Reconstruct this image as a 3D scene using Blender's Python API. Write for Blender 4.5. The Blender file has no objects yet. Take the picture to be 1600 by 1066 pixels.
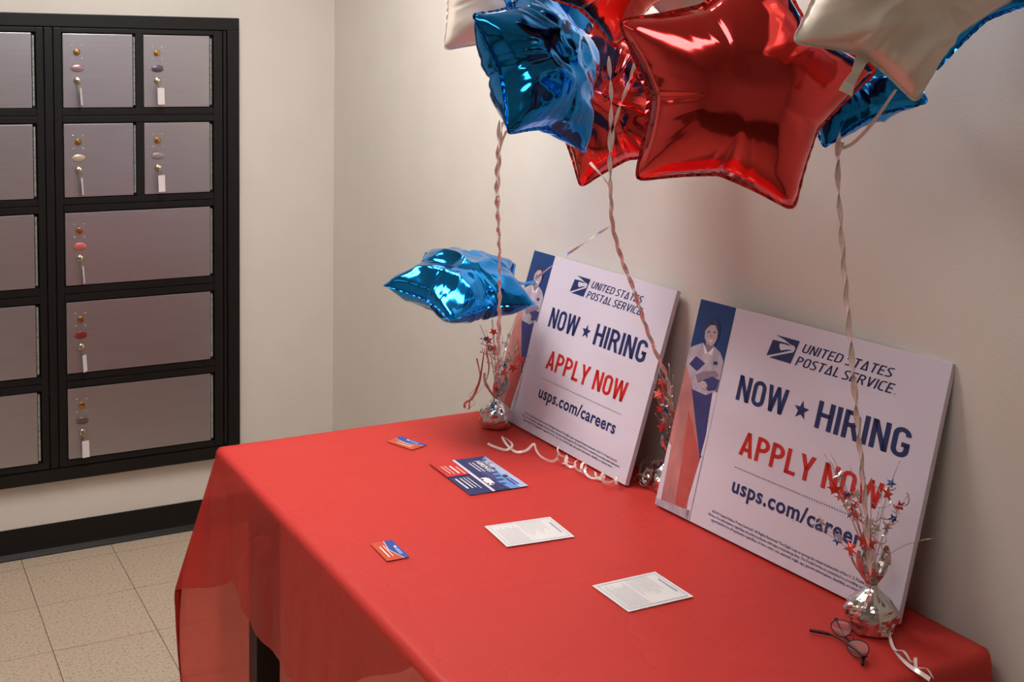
import bpy, bmesh, math, random
import numpy as np
from mathutils import Vector, Matrix, noise

random.seed(7)
scene = bpy.context.scene
COL = scene.collection

# ------------------------------------------------------------------ camera
CAM = Vector((-1.65774, -4.07655, 1.72690))
YAW, PITCH, ROLL = 0.452395, -0.086020, 0.010699
FPX, PPX, PPY = 1818.106, 641.569, 250.325
_f = Vector((math.sin(YAW)*math.cos(PITCH), math.cos(YAW)*math.cos(PITCH), math.sin(PITCH)))
_r = Vector((math.cos(YAW), -math.sin(YAW), 0.0))
_u = _r.cross(_f)
_r2 = _r*math.cos(ROLL) + _u*math.sin(ROLL)
_u2 = -_r*math.sin(ROLL) + _u*math.cos(ROLL)
cd = bpy.data.cameras.new('camera'); cam = bpy.data.objects.new('camera', cd); COL.objects.link(cam)
cam.matrix_world = Matrix(((_r2.x, _u2.x, -_f.x, CAM.x), (_r2.y, _u2.y, -_f.y, CAM.y), (_r2.z, _u2.z, -_f.z, CAM.z), (0, 0, 0, 1)))
cd.sensor_fit = 'HORIZONTAL'; cd.sensor_width = 36.0; cd.lens = FPX/1600*36.0
cd.shift_x = (800-PPX)/1600; cd.shift_y = (PPY-533)/1600
cd.clip_start = 0.05; cd.clip_end = 50
scene.camera = cam

# ------------------------------------------------------------------ world, exposure, lamps
w = bpy.data.worlds.new('world'); scene.world = w; w.use_nodes = True
w.node_tree.nodes['Background'].inputs[0].default_value = (0.02, 0.02, 0.022, 1)
w.node_tree.nodes['Background'].inputs[1].default_value = 1.0
vs = scene.view_settings
vs.view_transform = 'Standard'; vs.look = 'None'; vs.gamma = 1.0; vs.use_curve_mapping = False
vs.exposure = 0.0
ROOM_X0, ROOM_Y0, ROOM_H = -4.2, -6.4, 2.62
# recessed ceiling lights: centre x, y, size x, size y, emission strength
LAMPS = [(-0.84, -1.50, 0.60, 1.20, 20.5), (-2.9, -1.50, 0.60, 1.20, 1.6), (-1.65, -3.25, 0.60, 1.20, 6.5)]  # the second panel is an added dim fill
LAMP_COL = (1.0, 0.965, 0.93)

# ------------------------------------------------------------------ helpers
def lin(c):
    return tuple(((x/255)/12.92 if x/255 <= 0.04045 else (((x/255)+0.055)/1.055)**2.4) for x in c)

MATS = {}
def mat(name, rgb, rough=0.6, metal=0.0, spec=0.5, noise_amt=0.0, noise_scale=20.0, bump=0.0, bump_scale=60.0, coat=0.0, emit=None, stretch=None, detail=4.0):
    if name in MATS: return MATS[name]
    m = bpy.data.materials.new(name); m.use_nodes = True
    nt = m.node_tree; b = nt.nodes['Principled BSDF']
    col = lin(rgb) + (1,)
    b.inputs['Base Color'].default_value = col
    b.inputs['Roughness'].default_value = rough
    b.inputs['Metallic'].default_value = metal
    b.inputs['Specular IOR Level'].default_value = spec
    b.inputs['Coat Weight'].default_value = coat
    tc = nt.nodes.new('ShaderNodeTexCoord')
    src = tc.outputs['Object']
    if stretch:
        mp = nt.nodes.new('ShaderNodeMapping'); mp.inputs['Scale'].default_value = stretch
        nt.links.new(src, mp.inputs['Vector']); src = mp.outputs['Vector']
    nz = nt.nodes.new('ShaderNodeTexNoise'); nz.inputs['Scale'].default_value = noise_scale; nz.inputs['Detail'].default_value = detail
    nt.links.new(src, nz.inputs['Vector'])
    rp = nt.nodes.new('ShaderNodeValToRGB')
    a = max(0.0, 1-noise_amt)
    rp.color_ramp.elements[0].position = 0.3; rp.color_ramp.elements[1].position = 0.7
    rp.color_ramp.elements[0].color = tuple(x*a for x in col[:3]) + (1,)
    rp.color_ramp.elements[1].color = tuple(min(1, x*(1+noise_amt*0.5)) for x in col[:3]) + (1,)
    nt.links.new(nz.outputs['Fac'], rp.inputs['Fac']); nt.links.new(rp.outputs['Color'], b.inputs['Base Color'])
    if bump:
        n2 = nt.nodes.new('ShaderNodeTexNoise'); n2.inputs['Scale'].default_value = bump_scale; n2.inputs['Detail'].default_value = 5
        nt.links.new(src, n2.inputs['Vector'])
        bp = nt.nodes.new('ShaderNodeBump'); bp.inputs['Strength'].default_value = bump; bp.inputs['Distance'].default_value = 0.01
        nt.links.new(n2.outputs['Fac'], bp.inputs['Height']); nt.links.new(bp.outputs['Normal'], b.inputs['Normal'])
    if emit:
        b.inputs['Emission Color'].default_value = tuple(emit[:3]) + (1,); b.inputs['Emission Strength'].default_value = emit[3]
    MATS[name] = m
    return m

def link(name, me, m=None, parent=None, smooth=False):
    o = bpy.data.objects.new(name, me); COL.objects.link(o)
    if m is not None and len(me.materials) == 0: me.materials.append(m)
    if parent is not None: o.parent = parent
    if smooth:
        for p in me.polygons: p.use_smooth = True
    return o

def obj(name, bm, m=None, parent=None, smooth=False):
    me = bpy.data.meshes.new(name); bm.normal_update(); bm.to_mesh(me); bm.free()
    return link(name, me, m, parent, smooth)

def pyobj(name, V, Fc, m=None, parent=None, smooth=False):
    me = bpy.data.meshes.new(name); me.from_pydata([tuple(map(float, v)) for v in V], [], Fc); me.update()
    return link(name, me, m, parent, smooth)

def empty(name, loc=(0, 0, 0)):
    o = bpy.data.objects.new(name, None); COL.objects.link(o); o.location = loc; o.empty_display_size = 0.05
    return o

def tag(o, label=None, cat=None, group=None, kind=None):
    if label: o['label'] = label
    if cat: o['category'] = cat
    if group: o['group'] = group
    if kind: o['kind'] = kind
    return o

def box(bm, x0, x1, y0, y1, z0, z1, bevel=0.0, seg=2):
    x0, x1 = sorted((x0, x1)); y0, y1 = sorted((y0, y1)); z0, z1 = sorted((z0, z1))
    vs_ = [bm.verts.new((x, y, z)) for x in (x0, x1) for y in (y0, y1) for z in (z0, z1)]
    idx = [(0, 1, 3, 2), (4, 6, 7, 5), (0, 4, 5, 1), (2, 3, 7, 6), (0, 2, 6, 4), (1, 5, 7, 3)]
    fs = [bm.faces.new([vs_[i] for i in f]) for f in idx]
    if bevel > 0:
        es = list({e for f in fs for e in f.edges})
        bmesh.ops.bevel(bm, geom=es, offset=bevel, segments=4 if bevel > 0.01 else 2, affect='EDGES', profile=0.5 if bevel > 0.01 else 0.7)

def boxobj(name, x0, x1, y0, y1, z0, z1, m, parent=None, bevel=0.0):
    bm = bmesh.new(); box(bm, x0, x1, y0, y1, z0, z1, bevel)
    bmesh.ops.recalc_face_normals(bm, faces=bm.faces[:])
    return obj(name, bm, m, parent)

def poly(name, pts, z, m, parent):
    """flat printed shape in the local xy plane of the parent"""
    bm = bmesh.new(); f = bm.faces.new([bm.verts.new((x, y, z)) for x, y in pts])
    bmesh.ops.triangulate(bm, faces=[f])
    bm.normal_update()
    for f in bm.faces:
        if f.normal.z < 0: f.normal_flip()
    return obj(name, bm, m, parent)

def tube_data(path, rad, seg=6, closed=False):
    pts = [Vector(q) for q in path]; n = len(pts); V = []; Fc = []
    rads = rad if hasattr(rad, '__len__') else [rad]*n
    prev = None
    for i, q in enumerate(pts):
        if closed: t = pts[(i+1) % n]-pts[i-1]
        else: t = pts[min(i+1, n-1)]-pts[max(i-1, 0)]
        t = t.normalized() if t.length > 1e-9 else Vector((0, 0, 1))
        if prev is None:
            a = t.orthogonal().normalized()
        else:
            a = prev - t*prev.dot(t); a = a.normalized() if a.length > 1e-6 else t.orthogonal().normalized()
        prev = a; b = t.cross(a)
        for k in range(seg):
            an = 2*math.pi*k/seg; V.append(q+(a*math.cos(an)+b*math.sin(an))*rads[i])
    m = n if closed else n-1
    for i in range(m):
        for k in range(seg):
            j = (i+1) % n
            Fc.append((i*seg+k, i*seg+(k+1) % seg, j*seg+(k+1) % seg, j*seg+k))
    if not closed:
        Fc.append(tuple(range(seg-1, -1, -1))); Fc.append(tuple((n-1)*seg+k for k in range(seg)))
    return V, Fc

def tube(name, path, rad, m, parent=None, seg=6, closed=False):
    V, Fc = tube_data(path, rad, seg, closed)
    return pyobj(name, V, Fc, m, parent, True)

def lathe(name, prof, m, parent=None, seg=24, loc=(0, 0, 0), crumple=0.0, smooth=True, seed=0, axis='Z'):
    V = []; Fc = []
    for i, (r, z) in enumerate(prof):
        for k in range(seg):
            a = 2*math.pi*k/seg
            rr = r
            if crumple: rr *= 1+crumple*(noise.noise(Vector((math.cos(a)*2.3+seed, math.sin(a)*2.3, z*45)))*1.2 + 0.5*noise.noise(Vector((math.cos(a)*6, math.sin(a)*6+seed, z*90))))
            if axis == 'Z': V.append((loc[0]+rr*math.cos(a), loc[1]+rr*math.sin(a), loc[2]+z))
            else: V.append((loc[0]+rr*math.cos(a), loc[1]-z, loc[2]+rr*math.sin(a)))
    n = len(prof)
    for i in range(n-1):
        for k in range(seg):
            Fc.append((i*seg+k, i*seg+(k+1) % seg, (i+1)*seg+(k+1) % seg, (i+1)*seg+k))
    Fc.append(tuple(range(seg-1, -1, -1))); Fc.append(tuple((n-1)*seg+k for k in range(seg)))
    return pyobj(name, V, Fc, m, parent, smooth)

def catmull(pts, n=10):
    P = [Vector(q) for q in pts]; P = [P[0]*2-P[1]] + P + [P[-1]*2-P[-2]]; out = []
    for i in range(1, len(P)-2):
        for k in range(n):
            t = k/n; a, b, c, d = P[i-1], P[i], P[i+1], P[i+2]
            out.append(0.5*((2*b)+(c-a)*t+(2*a-5*b+4*c-d)*t*t+(3*b-a-3*c+d)*t**3))
    out.append(P[-2]); return out

def strip_data(path, width, twist=0.0, phase=0.0, thick=0.0004, ref=None):
    """flat ribbon swept along a path with real thickness; twist in radians per metre"""
    pts = [Vector(q) for q in path]; V = []; Fc = []; prev = None; s = 0.0
    for i, q in enumerate(pts):
        t = (pts[min(i+1, len(pts)-1)]-pts[max(i-1, 0)]); t = t.normalized() if t.length > 1e-9 else Vector((0, 0, 1))
        if i: s += (pts[i]-pts[i-1]).length
        if prev is None: a = (ref-t*ref.dot(t)).normalized() if ref is not None else t.orthogonal().normalized()
        else:
            a = prev-t*prev.dot(t); a = a.normalized() if a.length > 1e-6 else t.orthogonal().normalized()
        prev = a; b = t.cross(a); an = phase+twist*s
        wv = a*math.cos(an)+b*math.sin(an); nv = t.cross(wv)
        for su, sv in ((-1, -1), (1, -1), (1, 1), (-1, 1)): V.append(q+wv*su*width/2+nv*sv*thick/2)
    n = len(pts)
    for i in range(n-1):
        for k in range(4): Fc.append((i*4+k, i*4+(k+1) % 4, (i+1)*4+(k+1) % 4, (i+1)*4+k))
    Fc.append((3, 2, 1, 0)); Fc.append(tuple((n-1)*4+k for k in range(4)))
    return V, Fc

def ribbon(name, path, width, m, parent=None, twist=0.0, phase=0.0, ref=None):
    V, Fc = strip_data(path, width, twist, phase, ref=ref)
    return pyobj(name, V, Fc, m, parent, False)

_txt = {}
def text_mesh(body, shear=0.0, offset=0.0, spacing=1.0, res=3):
    key = (body, shear, offset, spacing, res)
    if key in _txt: return _txt[key]
    cu = bpy.data.curves.new('lettering', 'FONT'); cu.body = body; cu.size = 1.0; cu.shear = shear; cu.offset = offset
    cu.space_character = spacing; cu.resolution_u = res; cu.fill_mode = 'FRONT'
    ob = bpy.data.objects.new('lettering_tmp', cu); COL.objects.link(ob)
    bpy.context.view_layer.update()
    me = bpy.data.meshes.new_from_object(ob.evaluated_get(bpy.context.evaluated_depsgraph_get()))
    bpy.data.objects.remove(ob); bpy.data.curves.remove(cu)
    co = np.empty(len(me.vertices)*3); me.vertices.foreach_get('co', co); co = co.reshape(-1, 3)
    fc = [tuple(p.vertices) for p in me.polygons]
    bpy.data.meshes.remove(me)
    _txt[key] = (co, fc); return co, fc

def lettering(name, body, x0, x1, y0, y1, z, m, parent, shear=0.0, offset=0.0, spacing=1.0, base=None, res=3, flip=False):
    """text stretched into a rectangle of the parent's xy plane; base = glyph extent (ymin, ymax) mapped to y0..y1"""
    co, fc = text_mesh(body, shear, offset, spacing, res); c = co.copy()
    mn = c.min(0); mx = c.max(0)
    b0, b1 = base if base else (mn[1], mx[1])
    c[:, 0] = x0+(c[:, 0]-mn[0])/(mx[0]-mn[0])*(x1-x0)
    c[:, 1] = y0+(c[:, 1]-b0)/(b1-b0)*(y1-y0)
    c[:, 2] = z
    return pyobj(name, c, fc, m, parent)

def arc(cx, cy, rx, ry, a0, a1, n=8):
    return [(cx+rx*math.cos(math.radians(a0+(a1-a0)*k/n)), cy+ry*math.sin(math.radians(a0+(a1-a0)*k/n))) for k in range(n+1)]
def glyphs(SK):
    h = SK/2; O = arc(0.26, 0.74, 0.26-h, 0.26-h, 0, 180)+arc(0.26, 0.26, 0.26-h, 0.26-h, 180, 360)
    bowl = lambda y0, y1, w: [(h, y1-h)]+arc(w-(y1-y0)/2, (y0+y1)/2, (y1-y0)/2-h, (y1-y0)/2-h, 90, -90)+[(h, y0+h)]
    g = SK*1.06
    return {
     'N': (0.54, [('l', [(h, 0), (h, 1)]), ('l', [(0.54-h, 0), (0.54-h, 1)]), ('p', [(0, 1), (g, 1), (0.54, 0), (0.54-g, 0)])]),
     'O': (0.52, [('c', O)]),
     'W': (0.80, [('p', [(0, 1), (SK, 1), (0.130+SK, 0), (0.130, 0)]), ('p', [(0.130, 0), (0.130+SK, 0), (0.470, 1), (0.330, 1)]), ('p', [(0.330, 1), (0.470, 1), (0.670, 0), (0.670-SK, 0)]), ('p', [(0.670-SK, 0), (0.670, 0), (0.80, 1), (0.80-SK, 1)])]),
     'H': (0.54, [('l', [(h, 0), (h, 1)]), ('l', [(0.54-h, 0), (0.54-h, 1)]), ('l', [(h, 0.52), (0.54-h, 0.52)])]),
     'I': (SK, [('l', [(h, 0), (h, 1)])]),
     'R': (0.54, [('l', [(h, 0), (h, 1)]), ('l', bowl(0.42, 1.0, 0.52)), ('p', [(0.22, 0.50), (0.22+SK, 0.50), (0.55, 0), (0.55-g, 0)])]),
     'G': (0.53, [('l', arc(0.26, 0.74, 0.26-h, 0.26-h, -5, 180)+arc(0.26, 0.26, 0.26-h, 0.26-h, 180, 360)+[(0.52-h, 0.50)]), ('l', [(0.28, 0.435), (0.52, 0.435)])]),
     'A': (0.56, [('p', [(0, 0), (g, 0), (0.335, 1), (0.205, 1)]), ('p', [(0.56-g, 0), (0.56, 0), (0.355, 1), (0.225, 1)]), ('l', [(0.12, 0.27), (0.44, 0.27)])]),
     'P': (0.51, [('l', [(h, 0), (h, 1)]), ('l', bowl(0.40, 1.0, 0.51))]),
     'L': (0.42, [('l', [(h, 0), (h, 1)]), ('l', [(0, h), (0.42, h)])]),
     'Y': (0.56, [('p', [(0, 1), (g, 1), (0.28+h, 0.42), (0.28-h, 0.42)]), ('p', [(0.56-g, 1), (0.56, 1), (0.28+h, 0.42), (0.28-h, 0.42)]), ('l', [(0.28, 0), (0.28, 0.45)])]),
     'U': (0.54, [('l', [(h, 1)]+arc(0.27, 0.27, 0.27-h, 0.27-h, 180, 360)+[(0.54-h, 1)])]),
     'T': (0.50, [('l', [(0.25, 0), (0.25, 1)]), ('l', [(0, 1-h), (0.50, 1-h)])]),
     'E': (0.46, [('l', [(h, 0), (h, 1)]), ('l', [(0, h), (0.46, h)]), ('l', [(0, 1-h), (0.46, 1-h)]), ('l', [(0, 0.5), (0.42, 0.5)])]),
     'D': (0.56, [('l', [(h, 0), (h, 1)]), ('l', [(h, 1-h)]+arc(0.26, 0.70, 0.30-h, 0.30-h, 90, 0)+arc(0.26, 0.30, 0.30-h, 0.30-h, 0, -90)+[(h, h)])]),
     'S': (0.48, [('l', [(0.45, 1-h)]+arc(0.24, 0.745, 0.24-h, 0.255-h, 90, 250)+arc(0.24, 0.255, 0.24-h, 0.255-h, 70, -90)+[(0.02, h)])]),
     'V': (0.56, [('p', [(0, 1), (g, 1), (0.28+h, 0), (0.28-h, 0)]), ('p', [(0.56-g, 1), (0.56, 1), (0.28+h, 0), (0.28-h, 0)])]),
     'C': (0.50, [('l', [(0.48, 1-h)]+arc(0.28, 0.70, 0.28-h, 0.30-h, 90, 180)+arc(0.28, 0.30, 0.28-h, 0.30-h, 180, 270)+[(0.48, h)])]),
     '^': (0.58, [('p', [(0, 0), (g, 0), (0.29+h*0.9, 1), (0.29-h*0.9, 1)]), ('p', [(0.58-g, 0), (0.58, 0), (0.29+h*0.9, 1), (0.29-h*0.9, 1)]), ('l', [(0.05, h*0.9), (0.53, h*0.9)])]),
    }
BLOCK = {SK: glyphs(SK) for SK in (0.155, 0.135)}
def block_lettering(name, body, x0, x1, y0, y1, z, m, parent, gap=0.085, space=0.24, stroke=0.155, shear=0.0):
    _h = stroke/2
    V = []; Fc = []; x = 0.0
    for ch in body:
        if ch == ' ': x += space; continue
        w_, sh = BLOCK[stroke][ch]
        for kind, pts in sh:
            b = len(V)
            if kind == 'p':
                V += [(x+a, c) for a, c in pts]; Fc.append(tuple(range(b, b+len(pts)))); continue
            n = len(pts); cl = kind == 'c'
            for i in range(n):
                p = Vector(pts[i]); q0 = Vector(pts[i-1]) if (cl or i) else None; q1 = Vector(pts[(i+1) % n]) if (cl or i < n-1) else None
                d0 = (p-q0).normalized() if q0 is not None and (p-q0).length > 1e-6 else None; d1 = (q1-p).normalized() if q1 is not None and (q1-p).length > 1e-6 else None
                d0 = d0 or d1; d1 = d1 or d0; t_ = (d0+d1).normalized(); nn = Vector((-t_.y, t_.x)); k = _h/max(0.5, nn.dot(Vector((-d0.y, d0.x))))
                V += [(x+p.x+nn.x*k, p.y+nn.y*k), (x+p.x-nn.x*k, p.y-nn.y*k)]
            for i in range(n if cl else n-1):
                j = (i+1) % n; Fc.append((b+2*i, b+2*i+1, b+2*j+1, b+2*j))
        x += w_+gap
    x -= gap
    V = [(a+shear*c, c) for a, c in V]; x += shear
    V = [(x0+a/x*(x1-x0), y0+c*(y1-y0), z) for a, c in V]
    out = []
    for f in Fc:                                # every stroke faces forward
        a, b, c = (Vector(V[i]) for i in f[:3]); out.append(f if (b-a).cross(c-b).z > 0 else f[::-1])
    return pyobj(name, V, out, m, parent)

# ------------------------------------------------------------------ materials
M_wall = mat('wall_paint', (222, 216, 208), 0.55, spec=0.35, noise_amt=0.03, noise_scale=6, bump=0.06, bump_scale=220)
M_ceil = mat('ceiling_paint', (225, 222, 215), 0.8, noise_amt=0.06, noise_scale=90, bump=0.2, bump_scale=150)
M_base = mat('cove_base_rubber', (20, 19, 19), 0.45, spec=0.3, noise_amt=0.1, bump=0.03, bump_scale=80)
M_grout = mat('floor_joint', (112, 95, 78), 0.9, noise_amt=0.2)
M_frame = mat('mailbox_frame_black', (21, 20, 20), 0.42, spec=0.32, noise_amt=0.1, noise_scale=40, bump=0.03, bump_scale=120)
M_groove = mat('mailbox_groove_black', (9, 9, 9), 0.6, noise_amt=0.1)
M_alu = mat('brushed_aluminium', (172, 170, 174), 0.36, metal=0.85, noise_amt=0.04, noise_scale=8, bump=0.015, bump_scale=60, stretch=(1, 1, 12))
M_hinge = mat('hinge_steel', (190, 196, 194), 0.3, metal=0.8, noise_amt=0.25, noise_scale=30, stretch=(1, 1, 3))
M_brass = mat('lock_brass', (190, 150, 92), 0.25, metal=1.0, noise_amt=0.1)
M_nickel = mat('key_nickel', (200, 188, 165), 0.25, metal=1.0, noise_amt=0.1)
M_screw = mat('rivet_steel', (205, 200, 205), 0.3, metal=0.9, noise_amt=0.1)
M_tag = mat('key_tag_white', (222, 214, 214), 0.5, noise_amt=0.12, noise_scale=300)
M_dark = mat('table_leg_dark', (38, 30, 26), 0.5, noise_amt=0.2, noise_scale=12, stretch=(1, 1, 0.1))
M_laminate = mat('table_laminate', (205, 198, 190), 0.5, noise_amt=0.06)
M_board = mat('sign_board_white', (216, 208, 222), 0.5, spec=0.3, noise_amt=0.02, noise_scale=10)
M_navy = mat('print_navy', (33, 46, 98), 0.5, noise_amt=0.04)
M_blue = mat('print_blue', (26, 62, 120), 0.5, noise_amt=0.08, noise_scale=25)
M_red = mat('print_red', (196, 36, 30), 0.5, noise_amt=0.04)
M_pink = mat('print_flag_red', (198, 130, 126), 0.5, noise_amt=0.38, noise_scale=22, stretch=(1, 0.45, 1))
M_redband = mat('print_flag_band', (190, 86, 80), 0.5, noise_amt=0.15, noise_scale=30)
M_indigo = mat('print_indigo', (58, 60, 118), 0.5, noise_amt=0.12, noise_scale=40)
M_skin = mat('print_face_tone', (190, 168, 172), 0.5, noise_amt=0.12, noise_scale=90)
M_skin2 = mat('print_shade_tone', (140, 120, 140), 0.5, noise_amt=0.1, noise_scale=90)
M_hair = mat('print_hair_tone', (46, 56, 98), 0.5, noise_amt=0.2, noise_scale=90)
M_shirt = mat('print_shirt_tone', (186, 174, 190), 0.5, noise_amt=0.28, noise_scale=45)
M_paper = mat('paper_white', (226, 222, 220), 0.6, noise_amt=0.02)
M_inkgrey = mat('ink_grey', (198, 196, 198), 0.6, noise_amt=0.15, noise_scale=200)
M_inkblue = mat('ink_blue_grey', (150, 160, 190), 0.6, noise_amt=0.1)
M_orange = mat('print_orange', (200, 72, 36), 0.45, noise_amt=0.08, noise_scale=40)
M_cardblue = mat('print_card_blue', (36, 70, 160), 0.45, noise_amt=0.06)
M_white = mat('print_white', (232, 228, 226), 0.5, noise_amt=0.02)
M_sky1 = mat('print_sky_pale', (176, 190, 220), 0.5, noise_amt=0.08, noise_scale=30)
M_sky2 = mat('print_sky_blue', (104, 146, 204), 0.5, noise_amt=0.15, noise_scale=40)
M_ribbon = mat('ribbon_pearl', (240, 222, 216), 0.22, metal=0.10, spec=0.7, noise_amt=0.1, noise_scale=60, coat=0.4)
M_ribsilver = mat('ribbon_silver', (214, 202, 198), 0.18, metal=0.8, noise_amt=0.1, noise_scale=60)
M_ribpink = mat('ribbon_pink', (214, 120, 104), 0.3, metal=0.3, noise_amt=0.15, noise_scale=60, coat=0.3)
M_silver = mat('foil_silver', (222, 218, 216), 0.12, metal=1.0, noise_amt=0.05, bump=0.12, bump_scale=60)
M_silver2 = mat('foil_silver_thin', (205, 196, 196), 0.2, metal=1.0, noise_amt=0.1)
M_starred = mat('foil_star_red', (228, 76, 58), 0.3, metal=0.45, noise_amt=0.1)
M_starblue = mat('foil_star_blue', (70, 110, 170), 0.25, metal=0.7, noise_amt=0.1)
M_starsilver = mat('foil_star_silver', (220, 214, 205), 0.2, metal=0.9, noise_amt=0.1)
M_fred = mat('balloon_foil_red', (238, 60, 60), 0.12, coat=0.8, metal=1.0, noise_amt=0.03, bump=0.012, bump_scale=14)
M_fblue = mat('balloon_foil_blue', (6, 146, 236), 0.11, coat=0.4, metal=1.0, noise_amt=0.04, bump=0.02, bump_scale=16)
M_fwhite = mat('balloon_foil_pearl_white', (226, 214, 200), 0.38, metal=0.35, spec=0.5, noise_amt=0.03, bump=0.02, bump_scale=14)
M_fbronze = mat('balloon_foil_orange_red', (228, 68, 50), 0.18, coat=0.6, metal=1.0, noise_amt=0.03, bump=0.012, bump_scale=14)
M_gframe = mat('glasses_frame_dark', (52, 34, 30), 0.3, metal=0.6, noise_amt=0.15)

# speckled vinyl tile, each tile a slightly different cream
def tile_material():
    m = bpy.data.materials.new('vinyl_tile'); m.use_nodes = True; nt = m.node_tree; b = nt.nodes['Principled BSDF']
    geo = nt.nodes.new('ShaderNodeNewGeometry'); info = nt.nodes.new('ShaderNodeObjectInfo')
    n1 = nt.nodes.new('ShaderNodeTexNoise'); n1.inputs['Scale'].default_value = 120; n1.inputs['Detail'].default_value = 6
    n2 = nt.nodes.new('ShaderNodeTexNoise'); n2.inputs['Scale'].default_value = 9; n2.inputs['Detail'].default_value = 3
    nt.links.new(geo.outputs['Position'], n1.inputs['Vector']); nt.links.new(geo.outputs['Position'], n2.inputs['Vector'])
    r = nt.nodes.new('ShaderNodeValToRGB'); e = r.color_ramp.elements
    e[0].position = 0.32; e[0].color = lin((160, 138, 118)) + (1,)
    e[1].position = 0.47; e[1].color = lin((196, 178, 158)) + (1,)
    k = e.new(0.75); k.color = lin((206, 188, 168)) + (1,)
    nt.links.new(n1.outputs['Fac'], r.inputs['Fac'])
    mx = nt.nodes.new('ShaderNodeMix'); mx.data_type = 'RGBA'; mx.blend_type = 'MULTIPLY'; mx.inputs['Factor'].default_value = 1.0
    r2 = nt.nodes.new('ShaderNodeValToRGB'); e2 = r2.color_ramp.elements
    e2[0].color = (0.93, 0.93, 0.90, 1); e2[1].color = (1.0, 0.96, 0.94, 1)
    ad = nt.nodes.new('ShaderNodeMath'); ad.operation = 'ADD'
    sb = nt.nodes.new('ShaderNodeMath'); sb.operation = 'MULTIPLY'; sb.inputs[1].default_value = 0.5
    nt.links.new(n2.outputs['Fac'], sb.inputs[0])
    s2 = nt.nodes.new('ShaderNodeMath'); s2.operation = 'MULTIPLY'; s2.inputs[1].default_value = 0.5
    nt.links.new(info.outputs['Random'], s2.inputs[0])
    nt.links.new(sb.outputs[0], ad.inputs[0]); nt.links.new(s2.outputs[0], ad.inputs[1]); nt.links.new(ad.outputs[0], r2.inputs['Fac'])
    nt.links.new(r.outputs['Color'], mx.inputs[6]); nt.links.new(r2.outputs['Color'], mx.inputs[7])
    nt.links.new(mx.outputs[2], b.inputs['Base Color'])
    b.inputs['Roughness'].default_value = 0.5; b.inputs['Specular IOR Level'].default_value = 0.35
    return m
M_tile = tile_material()

def cloth_material():
    m = bpy.data.materials.new('red_plastic_cloth'); m.use_nodes = True; nt = m.node_tree; b = nt.nodes['Principled BSDF']; out = nt.nodes['Material Output']
    red = lin((233, 72, 66)) + (1,)
    b.inputs['Base Color'].default_value = red; b.inputs['Roughness'].default_value = 0.42; b.inputs['Specular IOR Level'].default_value = 0.4
    tr = nt.nodes.new('ShaderNodeBsdfTranslucent'); tr.inputs['Color'].default_value = lin((228, 44, 40)) + (1,)
    tp = nt.nodes.new('ShaderNodeBsdfTransparent'); tp.inputs['Color'].default_value = lin((246, 165, 158)) + (1,)
    m1 = nt.nodes.new('ShaderNodeMixShader'); m1.inputs[0].default_value = 0.22
    m2 = nt.nodes.new('ShaderNodeMixShader'); m2.inputs[0].default_value = 0.36
    nt.links.new(b.outputs[0], m1.inputs[1]); nt.links.new(tr.outputs[0], m1.inputs[2])
    nt.links.new(m1.outputs[0], m2.inputs[1]); nt.links.new(tp.outputs[0], m2.inputs[2]); nt.links.new(m2.outputs[0], out.inputs['Surface'])
    geo = nt.nodes.new('ShaderNodeNewGeometry')
    n1 = nt.nodes.new('ShaderNodeTexNoise'); n1.inputs['Scale'].default_value = 5; n1.inputs['Detail'].default_value = 4; n1.inputs['Distortion'].default_value = 0.6
    nt.links.new(geo.outputs['Position'], n1.inputs['Vector'])
    # ridged creases
    s1 = nt.nodes.new('ShaderNodeMath'); s1.operation = 'SUBTRACT'; s1.inputs[1].default_value = 0.5; nt.links.new(n1.outputs['Fac'], s1.inputs[0])
    a1 = nt.nodes.new('ShaderNodeMath'); a1.operation = 'ABSOLUTE'; nt.links.new(s1.outputs[0], a1.inputs[0])
    p1 = nt.nodes.new('ShaderNodeMath'); p1.operation = 'POWER'; p1.inputs[1].default_value = 0.5; nt.links.new(a1.outputs[0], p1.inputs[0])
    n3 = nt.nodes.new('ShaderNodeTexNoise'); n3.inputs['Scale'].default_value = 40; n3.inputs['Detail'].default_value = 3
    nt.links.new(geo.outputs['Position'], n3.inputs['Vector'])
    ml = nt.nodes.new('ShaderNodeMath'); ml.operation = 'MULTIPLY_ADD'; ml.inputs[1].default_value = 0.18
    nt.links.new(n3.outputs['Fac'], ml.inputs[0]); nt.links.new(p1.outputs[0], ml.inputs[2])
    bp = nt.nodes.new('ShaderNodeBump'); bp.inputs['Strength'].default_value = 0.6; bp.inputs['Distance'].default_value = 0.007
    nt.links.new(ml.outputs[0], bp.inputs['Height']); nt.links.new(bp.outputs['Normal'], b.inputs['Normal'])
    return m
M_cloth = cloth_material()

def lens_material():
    m = bpy.data.materials.new('spectacle_lens'); m.use_nodes = True; nt = m.node_tree; out = nt.nodes['Material Output']
    g = nt.nodes.new('ShaderNodeBsdfGlossy'); g.inputs['Roughness'].default_value = 0.03
    t = nt.nodes.new('ShaderNodeBsdfTransparent'); t.inputs['Color'].default_value = (0.9, 0.88, 0.9, 1)
    mx = nt.nodes.new('ShaderNodeMixShader'); mx.inputs[0].default_value = 0.22
    nt.links.new(t.outputs[0], mx.inputs[1]); nt.links.new(g.outputs[0], mx.inputs[2]); nt.links.new(mx.outputs[0], out.inputs['Surface'])
    return m
M_lens = lens_material()

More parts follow.
